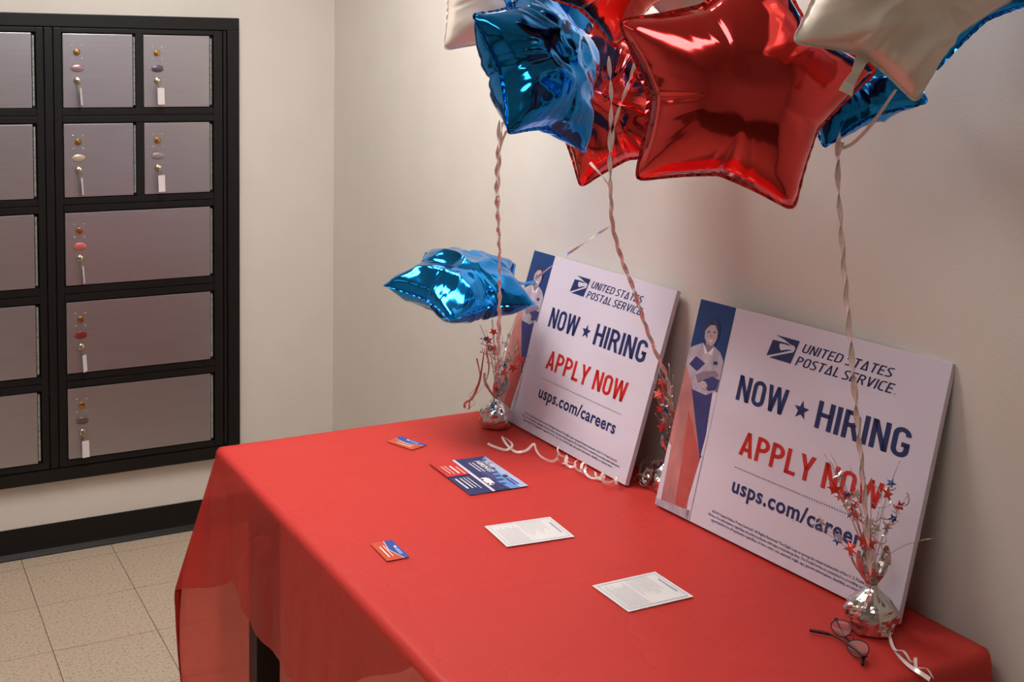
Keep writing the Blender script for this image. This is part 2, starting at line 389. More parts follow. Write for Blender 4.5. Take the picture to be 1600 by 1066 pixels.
# ------------------------------------------------------------------ the room
WT = 0.12
tag(boxobj('wall_left', ROOM_X0, 0, 0, WT, 0, ROOM_H, M_wall), 'cream painted wall carrying the mailbox bank', kind='structure')
tag(boxobj('wall_right', 0, WT, ROOM_Y0, WT, 0, ROOM_H, M_wall), 'cream painted wall behind the red table', kind='structure')
tag(boxobj('wall_rear', ROOM_X0, 0, ROOM_Y0-WT, ROOM_Y0, 0, ROOM_H, M_wall), 'cream wall across the room', kind='structure')
tag(boxobj('wall_far_side', ROOM_X0-WT, ROOM_X0, ROOM_Y0-WT, WT, 0, ROOM_H, M_wall), 'cream wall at the far side of the room', kind='structure')
tag(boxobj('ceiling', ROOM_X0-WT, WT, ROOM_Y0-WT, WT, ROOM_H, ROOM_H+0.1, M_ceil), 'pale ceiling', kind='structure')
TILE = 0.3048
floor = tag(boxobj('floor', ROOM_X0-WT, WT, ROOM_Y0-WT, WT, -0.10, -0.003, M_grout), 'speckled cream vinyl tile floor', kind='structure')
XA, YA = -1.1589, -0.4006
shared = {}
gap = 0.0011
kx0 = math.floor((-3.4-XA)/TILE)
for i in range(kx0, 5):
    for j in range(-2, 14):
        x0 = XA+i*TILE; x1 = x0+TILE; y1 = YA-j*TILE; y0 = y1-TILE
        x1 = min(x1, 0.0); y1 = min(y1, 0.0)
        if x1-x0 < 0.01 or y1-y0 < 0.01: continue
        key = (round(x1-x0, 4), round(y1-y0, 4))
        if key not in shared:
            bm = bmesh.new(); box(bm, gap, key[0]-gap, gap, key[1]-gap, -0.004, 0.0); bmesh.ops.recalc_face_normals(bm, faces=bm.faces[:])
            me = bpy.data.meshes.new('tile'); bm.to_mesh(me); bm.free(); me.materials.append(M_tile); shared[key] = me
        o = bpy.data.objects.new('tile', shared[key]); COL.objects.link(o); o.location = (x0, y0, 0); o.parent = floor

# rubber cove base with a rounded toe
def cove(name, a, b, axis, label):
    prof = [(0.0, 0.104), (0.004, 0.104), (0.0045, 0.03), (0.007, 0.018), (0.013, 0.009), (0.020, 0.003), (0.021, 0.0), (0.0, 0.0)]
    V = []; n = len(prof)
    for s in (a, b):
        for d, z in prof: V.append((s, -d, z) if axis == 'x' else (-d, s, z))
    Fc = [(k, (k+1) % n, n+(k+1) % n, n+k) for k in range(n)] + [tuple(range(n)), tuple(range(2*n-1, n-1, -1))]
    o = pyobj(name, V, Fc, M_base); bm = bmesh.new(); bm.from_mesh(o.data); bmesh.ops.recalc_face_normals(bm, faces=bm.faces[:]); bm.to_mesh(o.data); bm.free()
    return tag(o, label, kind='structure')
cove('baseboard_left', ROOM_X0, -0.0, 'x', 'black rubber cove base below the mailboxes')
cove('baseboard_right', ROOM_Y0, -0.021, 'y', 'black rubber cove base behind the table')

# ceiling lights
M_diff = mat('light_diffuser', (255, 250, 242), 0.4, emit=LAMP_COL + (1.0,))
for k, (lx, ly, sx, sy, st) in enumerate(LAMPS):
    m = mat('light_diffuser_%d' % k, (255, 250, 242), 0.4, emit=LAMP_COL + (st,))
    t = tag(empty('ceiling_light', (lx, ly, ROOM_H)), ['recessed ceiling light panel over the red table', 'dim ceiling panel added as fill light in front of the mailboxes', 'recessed ceiling light panel at the back of the room'][k], 'ceiling light', 'ceiling lights')
    boxobj('diffuser', -sx/2+0.02, sx/2-0.02, -sy/2+0.02, sy/2-0.02, -0.012, -0.006, m, t)
    bm = bmesh.new()
    box(bm, -sx/2, sx/2, -sy/2, -sy/2+0.03, -0.02, 0); box(bm, -sx/2, sx/2, sy/2-0.03, sy/2, -0.02, 0)
    box(bm, -sx/2, -sx/2+0.03, -sy/2+0.03, sy/2-0.03, -0.02, 0); box(bm, sx/2-0.03, sx/2, -sy/2+0.03, sy/2-0.03, -0.02, 0)
    bmesh.ops.recalc_face_normals(bm, faces=bm.faces[:])
    obj('frame', bm, M_white, t)

# ------------------------------------------------------------------ mailbox bank
MB = tag(empty('mailbox_bank', (0, 0, 0)), 'wall mailbox bank with brushed aluminium doors in a black frame', 'mailboxes')
MBX1, MBZ0, MBZ1 = -0.381, 0.262, 1.869
COLS = [(-0.997, -0.481), (-1.604, -1.088)]
MBX0 = COLS[1][0]-0.10
ROWS = [(1.553, 1.803), (1.248, 1.498), (0.944, 1.194), (0.637, 0.885), (0.335, 0.583)]
FY = -0.030                                    # front plane of the doors
boxobj('back_panel', MBX0+0.004, MBX1-0.004, -0.012, -0.0005, MBZ0+0.004, MBZ1-0.004, M_groove, MB)
bm = bmesh.new()                               # outer flange, stepped towards the doors
fw = 0.044
for (x0, x1, z0, z1) in ((MBX0, MBX1, MBZ1-fw, MBZ1), (MBX0, MBX1, MBZ0, MBZ0+fw), (MBX0, MBX0+fw, MBZ0+fw, MBZ1-fw), (MBX1-fw, MBX1, MBZ0+fw, MBZ1-fw)):
    box(bm, x0, x1, -0.034, -0.0005, z0, z1, 0.0025)
bmesh.ops.recalc_face_normals(bm, faces=bm.faces[:])
obj('outer_frame', bm, M_frame, MB)
# vertical stiles
for x0, x1 in ((COLS[0][1]+0.006, COLS[0][1]+0.038), (COLS[0][1]+0.042, MBX1-fw-0.003), (-1.083, -1.060), (-1.056, -1.030), (-1.026, -1.0015), (MBX0+fw+0.003, COLS[1][0]-0.006)):
    boxobj('stile', x0, x1, -0.030, -0.012, MBZ0+fw+0.003, MBZ1-fw-0.003, M_frame, MB, 0.002)
# rails between the rows
edges = [MBZ1-fw-0.003] + [z for r in ROWS for z in (r[1]+0.004, r[0]-0.004)] + [MBZ0+fw+0.003]
for ci, (c0, c1) in enumerate(COLS):
    for k in range(0, len(edges), 2):
        zt, zb = edges[k], edges[k+1]
        if 0 < k < len(edges)-2:
            zm = (zt+zb)/2
            boxobj('rail', c0-0.004, c1+0.005, -0.0295, -0.012, zm+0.001, zt, M_frame, MB, 0.0015)
            boxobj('rail', c0-0.004, c1+0.005, -0.0330, -0.012, zb, zm-0.001, M_frame, MB, 0.0015)
        else:
            boxobj('rail', c0-0.004, c1+0.005, -0.0295, -0.012, zb, zt, M_frame, MB, 0.0015)
    for r in ROWS[:2]:
        xm = (c0+c1)/2
        boxobj('mullion', xm-0.0130, xm+0.0130, -0.0300, -0.012, r[0]-0.004, r[1]+0.004, M_frame, MB, 0.0015)

PLATES = {}
def plate_reflection_mat(name, rgb): return mat('plate_reflection_'+name, rgb, 0.3, metal=0.35, noise_amt=0.08)  # tinted metal; the tint imitates the surroundings reflected in the plate
plate_reflections = {(0, 0): ('rose_grey', (158, 128, 132)), (0, 1): ('slate', (92, 84, 104)), (1, 0): ('cream', (196, 178, 160)), (1, 1): ('grey', (150, 138, 138)),
          (2, 0): ('salmon', (206, 112, 108)), (3, 0): ('dark_red', (134, 52, 46)), (4, 0): ('brown', (112, 88, 82))}
rowname = ['top', 'second', 'third', 'fourth', 'bottom']

def mail_door(x0, x1, z0, z1, hw):
    """door panel with a folded edge, piano hinge on the right, lock, number plate"""
    hx = x1-0.0105
    bm = bmesh.new(); box(bm, x0, hx, -0.0335, -0.012, z0, z1, 0.0018); bmesh.ops.recalc_face_normals(bm, faces=bm.faces[:])
    d = obj('door', bm, M_alu, MB)
    V = []; Fc = []
    nk = 9; hz = z1-z0-0.014                   # knuckles
    for k in range(nk):
        pz0 = z0+0.007+k*hz/nk; path = [(x1-0.005, -0.0285, pz0+0.0007), (x1-0.005, -0.0285, pz0+hz/nk-0.0007)]
        v, f = tube_data(path, 0.0042, 8); b = len(V); V += v; Fc += [tuple(i+b for i in q) for q in f]
    pyobj('hinge', V, Fc, M_hinge, d, False)
    if hw:
        cx = x0+0.0465; cz = z1-0.062
        lathe('lock_cylinder', [(0.0005, -0.0), (0.0115, 0.0), (0.0115, 0.003), (0.0095, 0.005), (0.0085, 0.0045), (0.006, 0.0055), (0.0005, 0.0056)], M_brass, d, 20, (cx, -0.0335, cz), axis='Y')
        for sx in (-1, 1):
            for sz in (-1, 1):
                lathe('rivet', [(0.0004, 0), (0.0030, 0), (0.0024, 0.0012), (0.0004, 0.0015)], M_screw, d, 10, (cx+sx*0.0165, -0.0335, cz+sz*0.022), axis='Y')
        pz = z1-0.116
        V = []; n = 28; Fc = []
        for (s, yy) in ((1.0, -0.0336), (1.0, -0.0352), (0.86, -0.0366), (0.0, -0.0370)):
            for k in range(n):
                a = 2*math.pi*k/n; V.append((cx+0.001+0.0225*s*math.cos(a), yy, pz+0.0128*s*math.sin(a)))
        for i in range(3):
            for k in range(n): Fc.append((i*n+k, i*n+(k+1) % n, (i+1)*n+(k+1) % n, (i+1)*n+k))
        pl = pyobj('number_plate', V, Fc, plate_reflection_mat(*hw), d, True)
        for sx in (-1, 1):
            lathe('rivet', [(0.0004, 0), (0.0022, 0), (0.0018, 0.0010), (0.0004, 0.0012)], M_screw, d, 10, (cx+0.001+sx*0.0195, -0.0355, pz), axis='Y')
        lathe('key_lock', [(0.0005, 0), (0.0125, 0), (0.0125, 0.004), (0.0105, 0.0065), (0.0005, 0.0065)], M_nickel, d, 20, (cx+0.001, -0.0335, z1-0.158), axis='Y')
    return d

def mail_key(x, zt, turn, label):
    """key left in the lock with a ring and a paper tag"""
    t = tag(empty('mailbox_key', (x, -0.0400, zt)), label, 'key', 'keys left in the mailbox locks')
    # bow: flat disc with a hole, standing out from the door
    V = []; Fc = []; n = 20
    for sx in (-0.0011, 0.0011):
        for rr in (0.0042, 0.0112):
            for k in range(n):
                a = 2*math.pi*k/n; V.append((sx, -0.014-rr*math.cos(a)*0.9, rr*math.sin(a)))
    for k in range(n):
        k2 = (k+1) % n
        Fc += [(k, k2, n+k2, n+k), (2*n+k, 3*n+k, 3*n+k2, 2*n+k2), (n+k, n+k2, 3*n+k2, 3*n+k), (k, 2*n+k, 2*n+k2, k2)]
    b = pyobj('key_bow', V, Fc, M_nickel, t, False); b.rotation_euler = (0, math.radians(35), 0)
    bm = bmesh.new(); box(bm, -0.0011, 0.0011, -0.007, 0.004, -0.0035, 0.0035); bmesh.ops.recalc_face_normals(bm, faces=bm.faces[:]); obj('key_blade', bm, M_nickel, t).rotation_euler = (0, math.radians(35), 0)
    ring = [(0.004*math.sin(a)+0.003, -0.016+0.004*math.cos(a)*0.3, -0.016+0.0085*math.cos(a)) for a in [2*math.pi*k/18 for k in range(18)]]
    tube('key_ring', ring, 0.0007, M_nickel, t, 5, True)
    bm = bmesh.new(); box(bm, -0.0125, 0.0125, -0.0008, 0.0008, -0.058, 0.0, 0.0006); bmesh.ops.recalc_face_normals(bm, faces=bm.faces[:])
    g = obj('paper_tag', bm, M_tag, t); g.location = (0.006, -0.0165, -0.0245); g.rotation_euler = (math.radians(-4), 0, math.radians(turn))
    return t

kd = {(0, 0): 68, (0, 1): 8, (1, 0): 70, (1, 1): 12, (2, 0): 72, (3, 0): 52, (4, 0): 10}
knames = {(0, 0): 'key with edge-on tag in top row door, left of the pair', (0, 1): 'key with white paper tag in top row door, right of the pair',
          (1, 0): 'key with edge-on tag in second row door, left of the pair', (1, 1): 'key with white paper tag in second row door, right of the pair',
          (2, 0): 'key with edge-on tag below the oval plate with a painted salmon reflection', (3, 0): 'key with narrow tag below the oval plate with a painted dark red reflection', (4, 0): 'key with white tag on the bottom wide mailbox door'}
for ci, (c0, c1) in enumerate(COLS):
    xm = (c0+c1)/2
    for ri, (z0, z1) in enumerate(ROWS):
        spans = [(c0, xm-0.0140), (xm+0.0140, c1)] if ri < 2 else [(c0, c1)]
        for si, (x0, x1) in enumerate(spans):
            hw = plate_reflections.get((ri, si))
            mail_door(x0, x1, z0, z1, hw)
            if ci == 0: mail_key(x0+0.0475, z1-0.158, kd[(ri, si)], knames[(ri, si)])

# ------------------------------------------------------------------ table and cloth
TX0, TX1, TY0, TY1, TZ = -0.8856, -0.030, -2.8888, -1.4272, 0.7997
T = tag(empty('table', ((TX0+TX1)/2, (TY0+TY1)/2, 0)), 'rectangular table with dark square legs under the red cloth', 'table')
cx, cy = (TX0+TX1)/2, (TY0+TY1)/2
boxobj('table_top', TX0+0.006-cx, TX1-0.006-cx, TY0+0.006-cy, TY1-0.006-cy, TZ-0.034, TZ-0.0030, M_laminate, T, 0.0140)
lg = 0.058
for x in (TX0+0.062, TX1-0.075-lg):
    for y in (TY0+0.07, TY1-0.075-lg):
        boxobj('leg', x-cx, x+lg-cx, y-cy, y+lg-cy, 0.0, TZ-0.09, M_dark, T, 0.002)
for (x0, x1, y0, y1) in ((TX0+0.08, TX1-0.08, TY1-0.10, TY1-0.08), (TX0+0.08, TX1-0.08, TY0+0.08, TY0+0.10), (TX0+0.08, TX0+0.10, TY0+0.10, TY1-0.10), (TX1-0.10, TX1-0.08, TY0+0.10, TY1-0.10)):
    boxobj('apron', x0-cx, x1-cx, y0-cy, y1-cy, TZ-0.115, TZ-0.032, M_dark, T)

def build_cloth():
    NX, NY = 56, 96
    rr = 0.016
    xs = np.linspace(TX0+rr, TX1-rr, NX+1); ys = np.linspace(TY1-rr, TY0+rr, NY+1)      # ys from far end to near end
    V = []; Fc = []
    def zt(x, y):
        e = min(x-TX0, TX1-x, TY1-y, y-TY0); f = min(1.0, max(0.0, (e-rr)/0.16))
        z = 0.0010*(noise.noise(Vector((x*5, y*5, 0.3)))+1) + 0.0012*max(0, 1-abs(noise.noise(Vector((x*2.4+3, y*2.4, 1.7))))*14)
        # flat crease lines from the folded pack
        for c in (-0.46,): z += 0.0009*math.exp(-((x-c-0.01*noise.noise(Vector((y*3, 0, 5))))/0.006)**2)
        for c in (-1.72, -2.06, -2.42): z += 0.0009*math.exp(-((y-c-0.02*noise.noise(Vector((x*3, c, 8))))/0.007)**2)
        return TZ + z*f*0.8
    idx = {}
    for i, x in enumerate(xs):
        for j, y in enumerate(ys):
            idx[i, j] = len(V); V.append((x, y, zt(x, y)))
    for i in range(NX):
        for j in range(NY):
            Fc.append((idx[i, j], idx[i, j+1], idx[i+1, j+1], idx[i+1, j]))
    NV = 26
    # columns: (top vertex index, top xy, bend direction, bottom xy, hem z)
    cols = []
    hemF = 0.508
    def wav(s, k, ph=0.0): return noise.noise(Vector((s*k+ph, 4.1+ph, 0.7)))
    def col(vi, d, bot, hz, lin_=0.0): cols.append((vi, d, bot, hz, lin_))
    # front side, near end to far end
    for j in range(NY, -1, -1):
        y = ys[j]; s = y
        near = max(0.0, 1-(TY1-y)/0.16)
        off = 0.016+0.014*wav(s, 7)+0.006*wav(s, 19)
        dx = -off - 0.02*near
        hz = float(np.interp(y, [-1.80, -1.72, -1.655, -1.635, -1.56, -1.43], [0.0, 0.016, 0.046, 0.050, 0.004, -0.056]))+hemF+(0.010*wav(s, 4, 3) if y < -1.8 else 0.0)
        col(idx[0, j], (-1, 0), (TX0+dx, y), hz)
    # ear at the far front corner: out, fold, and back to the end panel
    ci = idx[0, 0]
    ear = [((-0.9235, -1.402), 0.444, (-1, .2)), ((-0.935, -1.383), 0.437, (-1, .5)), ((-0.945, -1.362), 0.430, (-.9, .7)), ((-0.954, -1.342), 0.420, (-.8, .8)), ((-0.959, -1.330), 0.413, (-.7, .8)),
           ((-0.9585, -1.324), 0.385, (-.6, .9)), ((-0.956, -1.318), 0.10, (-.5, .9)), ((-0.945, -1.320), 0.085, (-.3, 1)), ((-0.928, -1.335), 0.080, (-.2, 1)), ((-0.905, -1.352), 0.08, (-.1, 1)), ((-0.885, -1.362), 0.08, (0, 1))]
    for b, hz, d in ear: col(ci, d, b, hz, 1.0)
    for i in range(0, NX+1):
        x = xs[i]; s = x
        off = 0.055+0.022*wav(s, 9, 2)+0.020*math.sin(s*38)*(0.6+0.4*wav(s, 5, 9))
        col(idx[i, 0], (0, 1), (x, TY1+off), 0.095+0.012*wav(s, 6, 5))
    # back, along the wall; unseen, hung low to darken the view through the front
    for j in range(0, NY+1):
        col(idx[NX, j], (1, 0), (TX1+0.012, ys[j]), 0.14)
    # near end
    for i in range(NX, -1, -1):
        x = xs[i]; off = 0.030+0.014*wav(x, 8, 7)+0.01*math.sin(x*30)
        col(idx[i, NY], (0, -1), (x, TY0-off), 0.12)
    # near front corner
    ci = idx[0, NY]
    for k in range(1, 7):
        a = k/7; col(ci, (-a, -(1-a)), (TX0-0.02-0.035*math.sin(a*math.pi), TY0-0.03*(1-a)-0.03*math.sin(a*math.pi)), 0.12+(hemF-0.12)*a)
    grid = []
    for (vi, d, bot, hz, rip) in cols:
        tx, ty, tz = V[vi]; dl = math.hypot(*d); d = (d[0]/dl, d[1]/dl)
        line = [vi]
        ax, ay = tx+d[0]*rr, ty+d[1]*rr
        for a in (0.35, 0.7, 1.0):
            an = a*math.pi/2; line.append(len(V)); V.append((tx+d[0]*rr*math.sin(an), ty+d[1]*rr*math.sin(an), tz-rr*(1-math.cos(an))))
        z0 = tz-rr
        for k in range(1, NV+1):
            v = k/NV; z = z0+(hz-z0)*v
            f = 1-(1-v)**1.6 if (z0-hz) < 0.45 else min(1.0, ((z0-z)/0.40))**0.9
            if rip: f = min(1.0, (z0-z)/0.375)
            if (z0-hz) >= 0.45 and z < 0.40: f = 1.0 - 0.25*((0.40-z)/0.32)**2
            line.append(len(V)); V.append((ax+(bot[0]-ax)*f, ay+(bot[1]-ay)*f, z))
        grid.append(line)
    n = len(grid)
    for c in range(n):
        A, B = grid[c], grid[(c+1) % n]
        for k in range(len(A)-1):
            q = [A[k], A[k+1], B[k+1], B[k]]
            if A[k] == B[k]: q = [A[k], A[k+1], B[k+1]]
            Fc.append(tuple(q[::-1]))
    return pyobj('tablecloth', V, Fc, M_cloth, None, True)
cloth = tag(build_cloth(), 'thin red plastic tablecloth draped over the table', 'tablecloth')

# ------------------------------------------------------------------ hiring signs
SW, SH = 0.592, 0.440
def hiring_sign(loc, yaw, tilt, label):
    t = tag(empty('hiring_sign'), label, 'sign', 'hiring signs on the table')
    e = Vector((math.sin(yaw), -math.cos(yaw), 0)); n = Vector((-math.cos(yaw), -math.sin(yaw), 0))
    up = Vector((0, 0, 1))*math.cos(tilt)-n*math.sin(tilt); nn = e.cross(up)
    t.matrix_world = Matrix(((e.x, up.x, nn.x, loc[0]), (e.y, up.y, nn.y, loc[1]), (e.z, up.z, nn.z, loc[2]), (0, 0, 0, 1)))
    boxobj('board', 0, SW, 0, SH, -0.011, 0.0, M_board, t, 0.0008)
    Z = [0.0004]
    def S(pts): return [(max(0.0005, min(SW-0.0005, u*SW)), max(0.0005, min(SH-0.0005, v*SH))) for u, v in pts]
    P = poly('photo_panel', S([(0, 0), (0.168, 0), (0.171, 1), (0, 1)]), 0.0004, M_blue, t)
    P['label'] = 'printed photo of a smiling postal worker in a light uniform shirt'
    def pp(name, pts, lay, m): return poly(name, S(pts), 0.0004+0.0003*lay, m, P)
    pp('print_flag', [(0.0, 0.68), (0.0302, 0.6314), (0.0549, 0.5681), (0.1586, 0.2849), (0.168, 0.22), (0.168, 0), (0, 0)], 1, M_pink)
    pp('print_flag', [(0.0598, 0.4783), (0.1401, 0.3322), (0.1586, 0.2849), (0.1522, 0.2129), (0.142, 0.03), (0.0959, 0.0193), (0.0805, 0.2436)], 2, M_redband)
    pp('print_flag', [(0.0, 0.30), (0.0167, 0.2893), (0.026, 0.0), (0.0, 0.0)], 2, M_board)
    pp('print_flag', [(0.1720, 0.31), (0.163, 0.29), (0.160, 0.25), (0.150, 0.10), (0.155, 0.0), (0.1720, 0.0)], 3, M_board)
    pp('print_flag', [(0.0, 0.03), (0.168, 0.045), (0.168, 0), (0, 0)], 3, M_shirt)
    pp('print_trousers', [(0.0569, 0.58), (0.1219, 0.5704), (0.150, 0.60), (0.1543, 0.5117), (0.1617, 0.3753), (0.1586, 0.2849)], 2, M_indigo)
    pp('print_background', [(0.150, 0.60), (0.1725, 0.60), (0.1720, 0.30), (0.160, 0.30), (0.163, 0.40), (0.155, 0.51)], 1, M_board)
    pp('print_shirt', [(0.0, 0.762), (0.0578, 0.8012), (0.0908, 0.7601), (0.1135, 0.7991), (0.1473, 0.7789), (0.168, 0.7468), (0.171, 0.6841), (0.170, 0.648), (0.1681, 0.606), (0.1219, 0.5704), (0.0562, 0.5766), (0.0302, 0.6314), (0.0, 0.68)], 3, M_shirt)
    pp('print_neck', [(0.0694, 0.8066), (0.1103, 0.8133), (0.112, 0.7735), (0.0908, 0.7601), (0.0689, 0.781)], 4, M_skin2)
    pp('print_face', [(0.0559, 0.8558), (0.0595, 0.8772), (0.074, 0.8933), (0.0973, 0.8976), (0.114, 0.8749), (0.1195, 0.8462), (0.1132, 0.8142), (0.0963, 0.7961), (0.0765, 0.8036), (0.061, 0.8246)], 5, M_skin)
    pp('print_hair', [(0.050, 0.845), (0.0535, 0.8945), (0.0732, 0.9216), (0.0961, 0.9236), (0.1156, 0.902), (0.1251, 0.8673), (0.121, 0.835), (0.1141, 0.8699), (0.0978, 0.8957), (0.0744, 0.8914), (0.0592, 0.8657)], 6, M_hair)
    for ex in (0.075, 0.101): pp('print_eye', [(ex-0.008, 0.857+(ex-0.075)*0.2), (ex, 0.862+(ex-0.075)*0.2), (ex+0.008, 0.859+(ex-0.075)*0.2), (ex, 0.853+(ex-0.075)*0.2)], 6, M_hair)
    pp('print_mouth', [(0.077, 0.827), (0.090, 0.821), (0.106, 0.832), (0.092, 0.812)], 6, M_white)
    pp('print_nose', [(0.088, 0.848), (0.094, 0.840), (0.084, 0.838)], 6, M_skin2)
    pp('print_satchel', [(0.0150, 0.6845), (0.0395, 0.7315), (0.0894, 0.7111), (0.0597, 0.6632)], 4, M_indigo)
    pp('print_sleeve', [(0.0565, 0.6449), (0.0877, 0.6721), (0.1462, 0.6926), (0.1629, 0.6739), (0.1057, 0.6405), (0.0742, 0.6151)], 5, M_skin2)
    pp('print_parcel', [(0.0969, 0.6326), (0.1323, 0.6621), (0.1690, 0.6573), (0.1651, 0.6099), (0.1293, 0.593)], 5, M_indigo)
    pp('print_hand', [(0.0872, 0.6193), (0.1078, 0.6311), (0.1239, 0.6163), (0.1165, 0.5937), (0.0926, 0.5958)], 6, M_skin)
    pp('print_badge', [(0.1247, 0.732), (0.1446, 0.7361), (0.1461, 0.7205), (0.1259, 0.7173)], 4, M_navy)
    pp('print_collar', [(0.0578, 0.8012), (0.068, 0.79), (0.0908, 0.7601), (0.078, 0.752)], 5, M_white)
    pp('print_collar', [(0.1135, 0.7991), (0.0908, 0.7601), (0.112, 0.757)], 5, M_white)
    z = 0.0005
    # eagle emblem: two dark pieces leaving the head and wing white
    E = poly('eagle_emblem', S([(0.364, 0.9284), (0.464, 0.928), (0.4475, 0.8240), (0.3565, 0.8242), (0.400, 0.8490), (0.4487, 0.8744), (0.4535, 0.8940), (0.4447, 0.9027), (0.4297, 0.9035), (0.4038, 0.9167)]), z, M_navy, t)
    poly('eagle_emblem', S([(0.3562, 0.9040), (0.3885, 0.9050), (0.4175, 0.9045), (0.4350, 0.8965), (0.4071, 0.8985), (0.3873, 0.8962), (0.3874, 0.8821), (0.3969, 0.8670), (0.423, 0.8787), (0.4420, 0.8826), (0.4137, 0.8660), (0.3791, 0.8468), (0.3437, 0.8284)]), z, M_navy, t)
    def L(name, body, u0, u1, v0, v1, m, **k): return lettering(name, body, u0*SW, u1*SW, v0*SH, v1*SH, z, m, t, **k)
    block_lettering('lettering', 'UNITED ST^TES', 0.478*SW, 0.826*SW, 0.8835*SH, 0.9235*SH, z, M_navy, t, 0.10, 0.20, 0.135, 0.22)
    block_lettering('lettering', 'POST^L SERVICE', 0.464*SW, 0.838*SW, 0.8235*SH, 0.8650*SH, z, M_navy, t, 0.10, 0.20, 0.135, 0.22)
    L('lettering', '.', 0.8385, 0.8425, 0.8235, 0.8285, M_navy)
    block_lettering('lettering', 'NOW', 0.255*SW, 0.468*SW, 0.5985*SH, 0.7120*SH, z, M_navy, t)
    st = []
    for k in range(10):
        a = math.pi/2+k*math.pi/5; r = 0.0185 if k % 2 == 0 else 0.0078
        st.append(((0.528*SW+r*math.cos(a))/SW, (0.647*SH+r*math.sin(a))/SH))
    poly('star_emblem', S(st), z, M_navy, t)
    block_lettering('lettering', 'HIRING', 0.588*SW, 0.925*SW, 0.5965*SH, 0.7120*SH, z, M_navy, t)
    block_lettering('lettering', 'APPLY NOW', 0.318*SW, 0.872*SW, 0.3720*SH, 0.4780*SH, z, M_red, t)
    bm = bmesh.new()
    for k in range(58):
        u = (0.318+k*(0.552/57))*SW; v = 0.3125*SH; r = 0.0014
        bm.faces.new([bm.verts.new((u+r*math.cos(a), v+r*math.sin(a), z)) for a in [2*math.pi*q/6 for q in range(6)]])
    dl = obj('dotted_line', bm, M_navy, t)
    L('lettering', 'usps.com/careers', 0.323, 0.866, 0.2060, 0.2740, M_navy, offset=0.026, spacing=1.08, base=(0.0, 0.74))
    lines = ['\u00a92019 United States Postal Service\u00ae. All Rights Reserved. The Eagle Logo is among the many trademarks of the U. S. Postal Service\u00ae.',
             'Notice: For information regarding our privacy policies, visit usps.com/privacypolicy. The Postal Service is committed to providing equal employment',
             'opportunities for all applicants regardless of race, color, sex, national origin, age, genetic information, disability, or veteran status.']
    for k, s in enumerate(lines):
        v = 0.083-0.0185*k
        L('small_print', s, (0.262, 0.250, 0.265)[k], (0.925, 0.945, 0.905)[k], v, v+0.0125, M_navy, base=(0.0, 0.74), res=1, offset=0.012)
    return t
hiring_sign((-0.1484, -1.4686, 0.8055), -0.0011, 0.2937, 'white hiring sign nearest the room corner, leaning on the wall')
hiring_sign((-0.1560, -2.1750, 0.8055), 0.0650, 0.2560, 'white hiring sign at the near end of the table, leaning on the wall')

# ------------------------------------------------------------------ papers on the table
def sheet(name, pts, thick, m, label, cat, group=None):
    """a card lying on the cloth; local frame: x = first edge, y = second edge, given by far-left, far-right, near-right, near-left corners"""
    a, b, c, d = [Vector(q) for q in pts]
    ex = ((b-a)+(c-d))/2; ey = ((d-a)+(c-b))/2; w_, h_ = ex.length, ey.length
    e1 = ex.normalized(); n = Vector((0, 0, 1)); e2 = n.cross(e1)
    ctr = (a+b+c+d)/4; o = ctr-e1*w_/2-(-e2)*h_/2
    t = tag(empty(name), label, cat, group)
    # local x along e1 (towards wall), local y along e2 (away from the camera), origin at the near-left corner
    org = ctr-e1*w_/2-e2*h_/2
    t.matrix_world = Matrix(((e1.x, e2.x, 0, org.x), (e1.y, e2.y, 0, org.y), (e1.z, e2.z, 1, TZ+0.0022), (0, 0, 0, 1)))
    boxobj('card' if cat == 'card' else 'sheet', 0, w_, 0, h_, 0, thick, m, t)
    return t, w_, h_, thick+0.0004

def bars(t, x, y0, y1, wd, z, m, name='printed_line'):
    return poly(name, [(x-wd/2, y0), (x+wd/2, y0), (x+wd/2, y1), (x-wd/2, y1)], z, m, t)

def card(pts, label):
    t, W, H, z = sheet('business_card', pts, 0.0006, M_orange, label, 'card', 'business cards on the cloth')
    # text reads from the wall side: blue chevron at the far-right side
    poly('blue_field', [(W*0.62, H), (W, H), (W, 0), (W*0.80, 0), (W*0.50, H*0.52)], z, M_cardblue, t)
    for (a, b) in (((0.60, 1.0), (0.48, 0.52)), ((0.48, 0.52), (0.78, 0.0))):
        pa, pb = Vector((a[0]*W, a[1]*H)), Vector((b[0]*W, b[1]*H)); dd = (pb-pa).normalized(); nn = Vector((-dd.y, dd.x))*0.0007
        poly('white_edge', [tuple(pa+nn), tuple(pb+nn), tuple(pb-nn), tuple(pa-nn)], z+0.0002, M_white, t)
    bars(t, W*0.42, H*0.18, H*0.78, 0.0018, z+0.0001, M_white); bars(t, W*0.24, H*0.16, H*0.74, 0.0028, z+0.0001, M_white)
    poly('emblem', [(W*0.80, H*0.66), (W*0.90, H*0.70), (W*0.90, H*0.58), (W*0.80, H*0.55)], z+0.0002, M_white, t)
    bars(t, W*0.87, H*0.22, H*0.54, 0.0022, z+0.0002, M_sky1); bars(t, W*0.79, H*0.22, H*0.52, 0.0022, z+0.0002, M_sky1)
    return t
card([(-0.4978, -1.5656, TZ), (-0.4505, -1.5604, TZ), (-0.4207, -1.631, TZ), (-0.4691, -1.6598, TZ)], 'orange and blue business card farther from the camera')
card([(-0.7778, -2.1057, TZ), (-0.7312, -2.1073, TZ), (-0.7359, -2.191, TZ), (-0.7798, -2.1893, TZ)], 'orange and blue business card nearer the front table edge')

t, W, H, z = sheet('hiring_flyer', [(-0.4732, -1.7587, TZ), (-0.3297, -1.7614, TZ), (-0.3429, -1.9714, TZ), (-0.4829, -1.9655, TZ)], 0.0006, M_navy, 'blue and red printed hiring flyer with a city skyline and van', 'flyer')
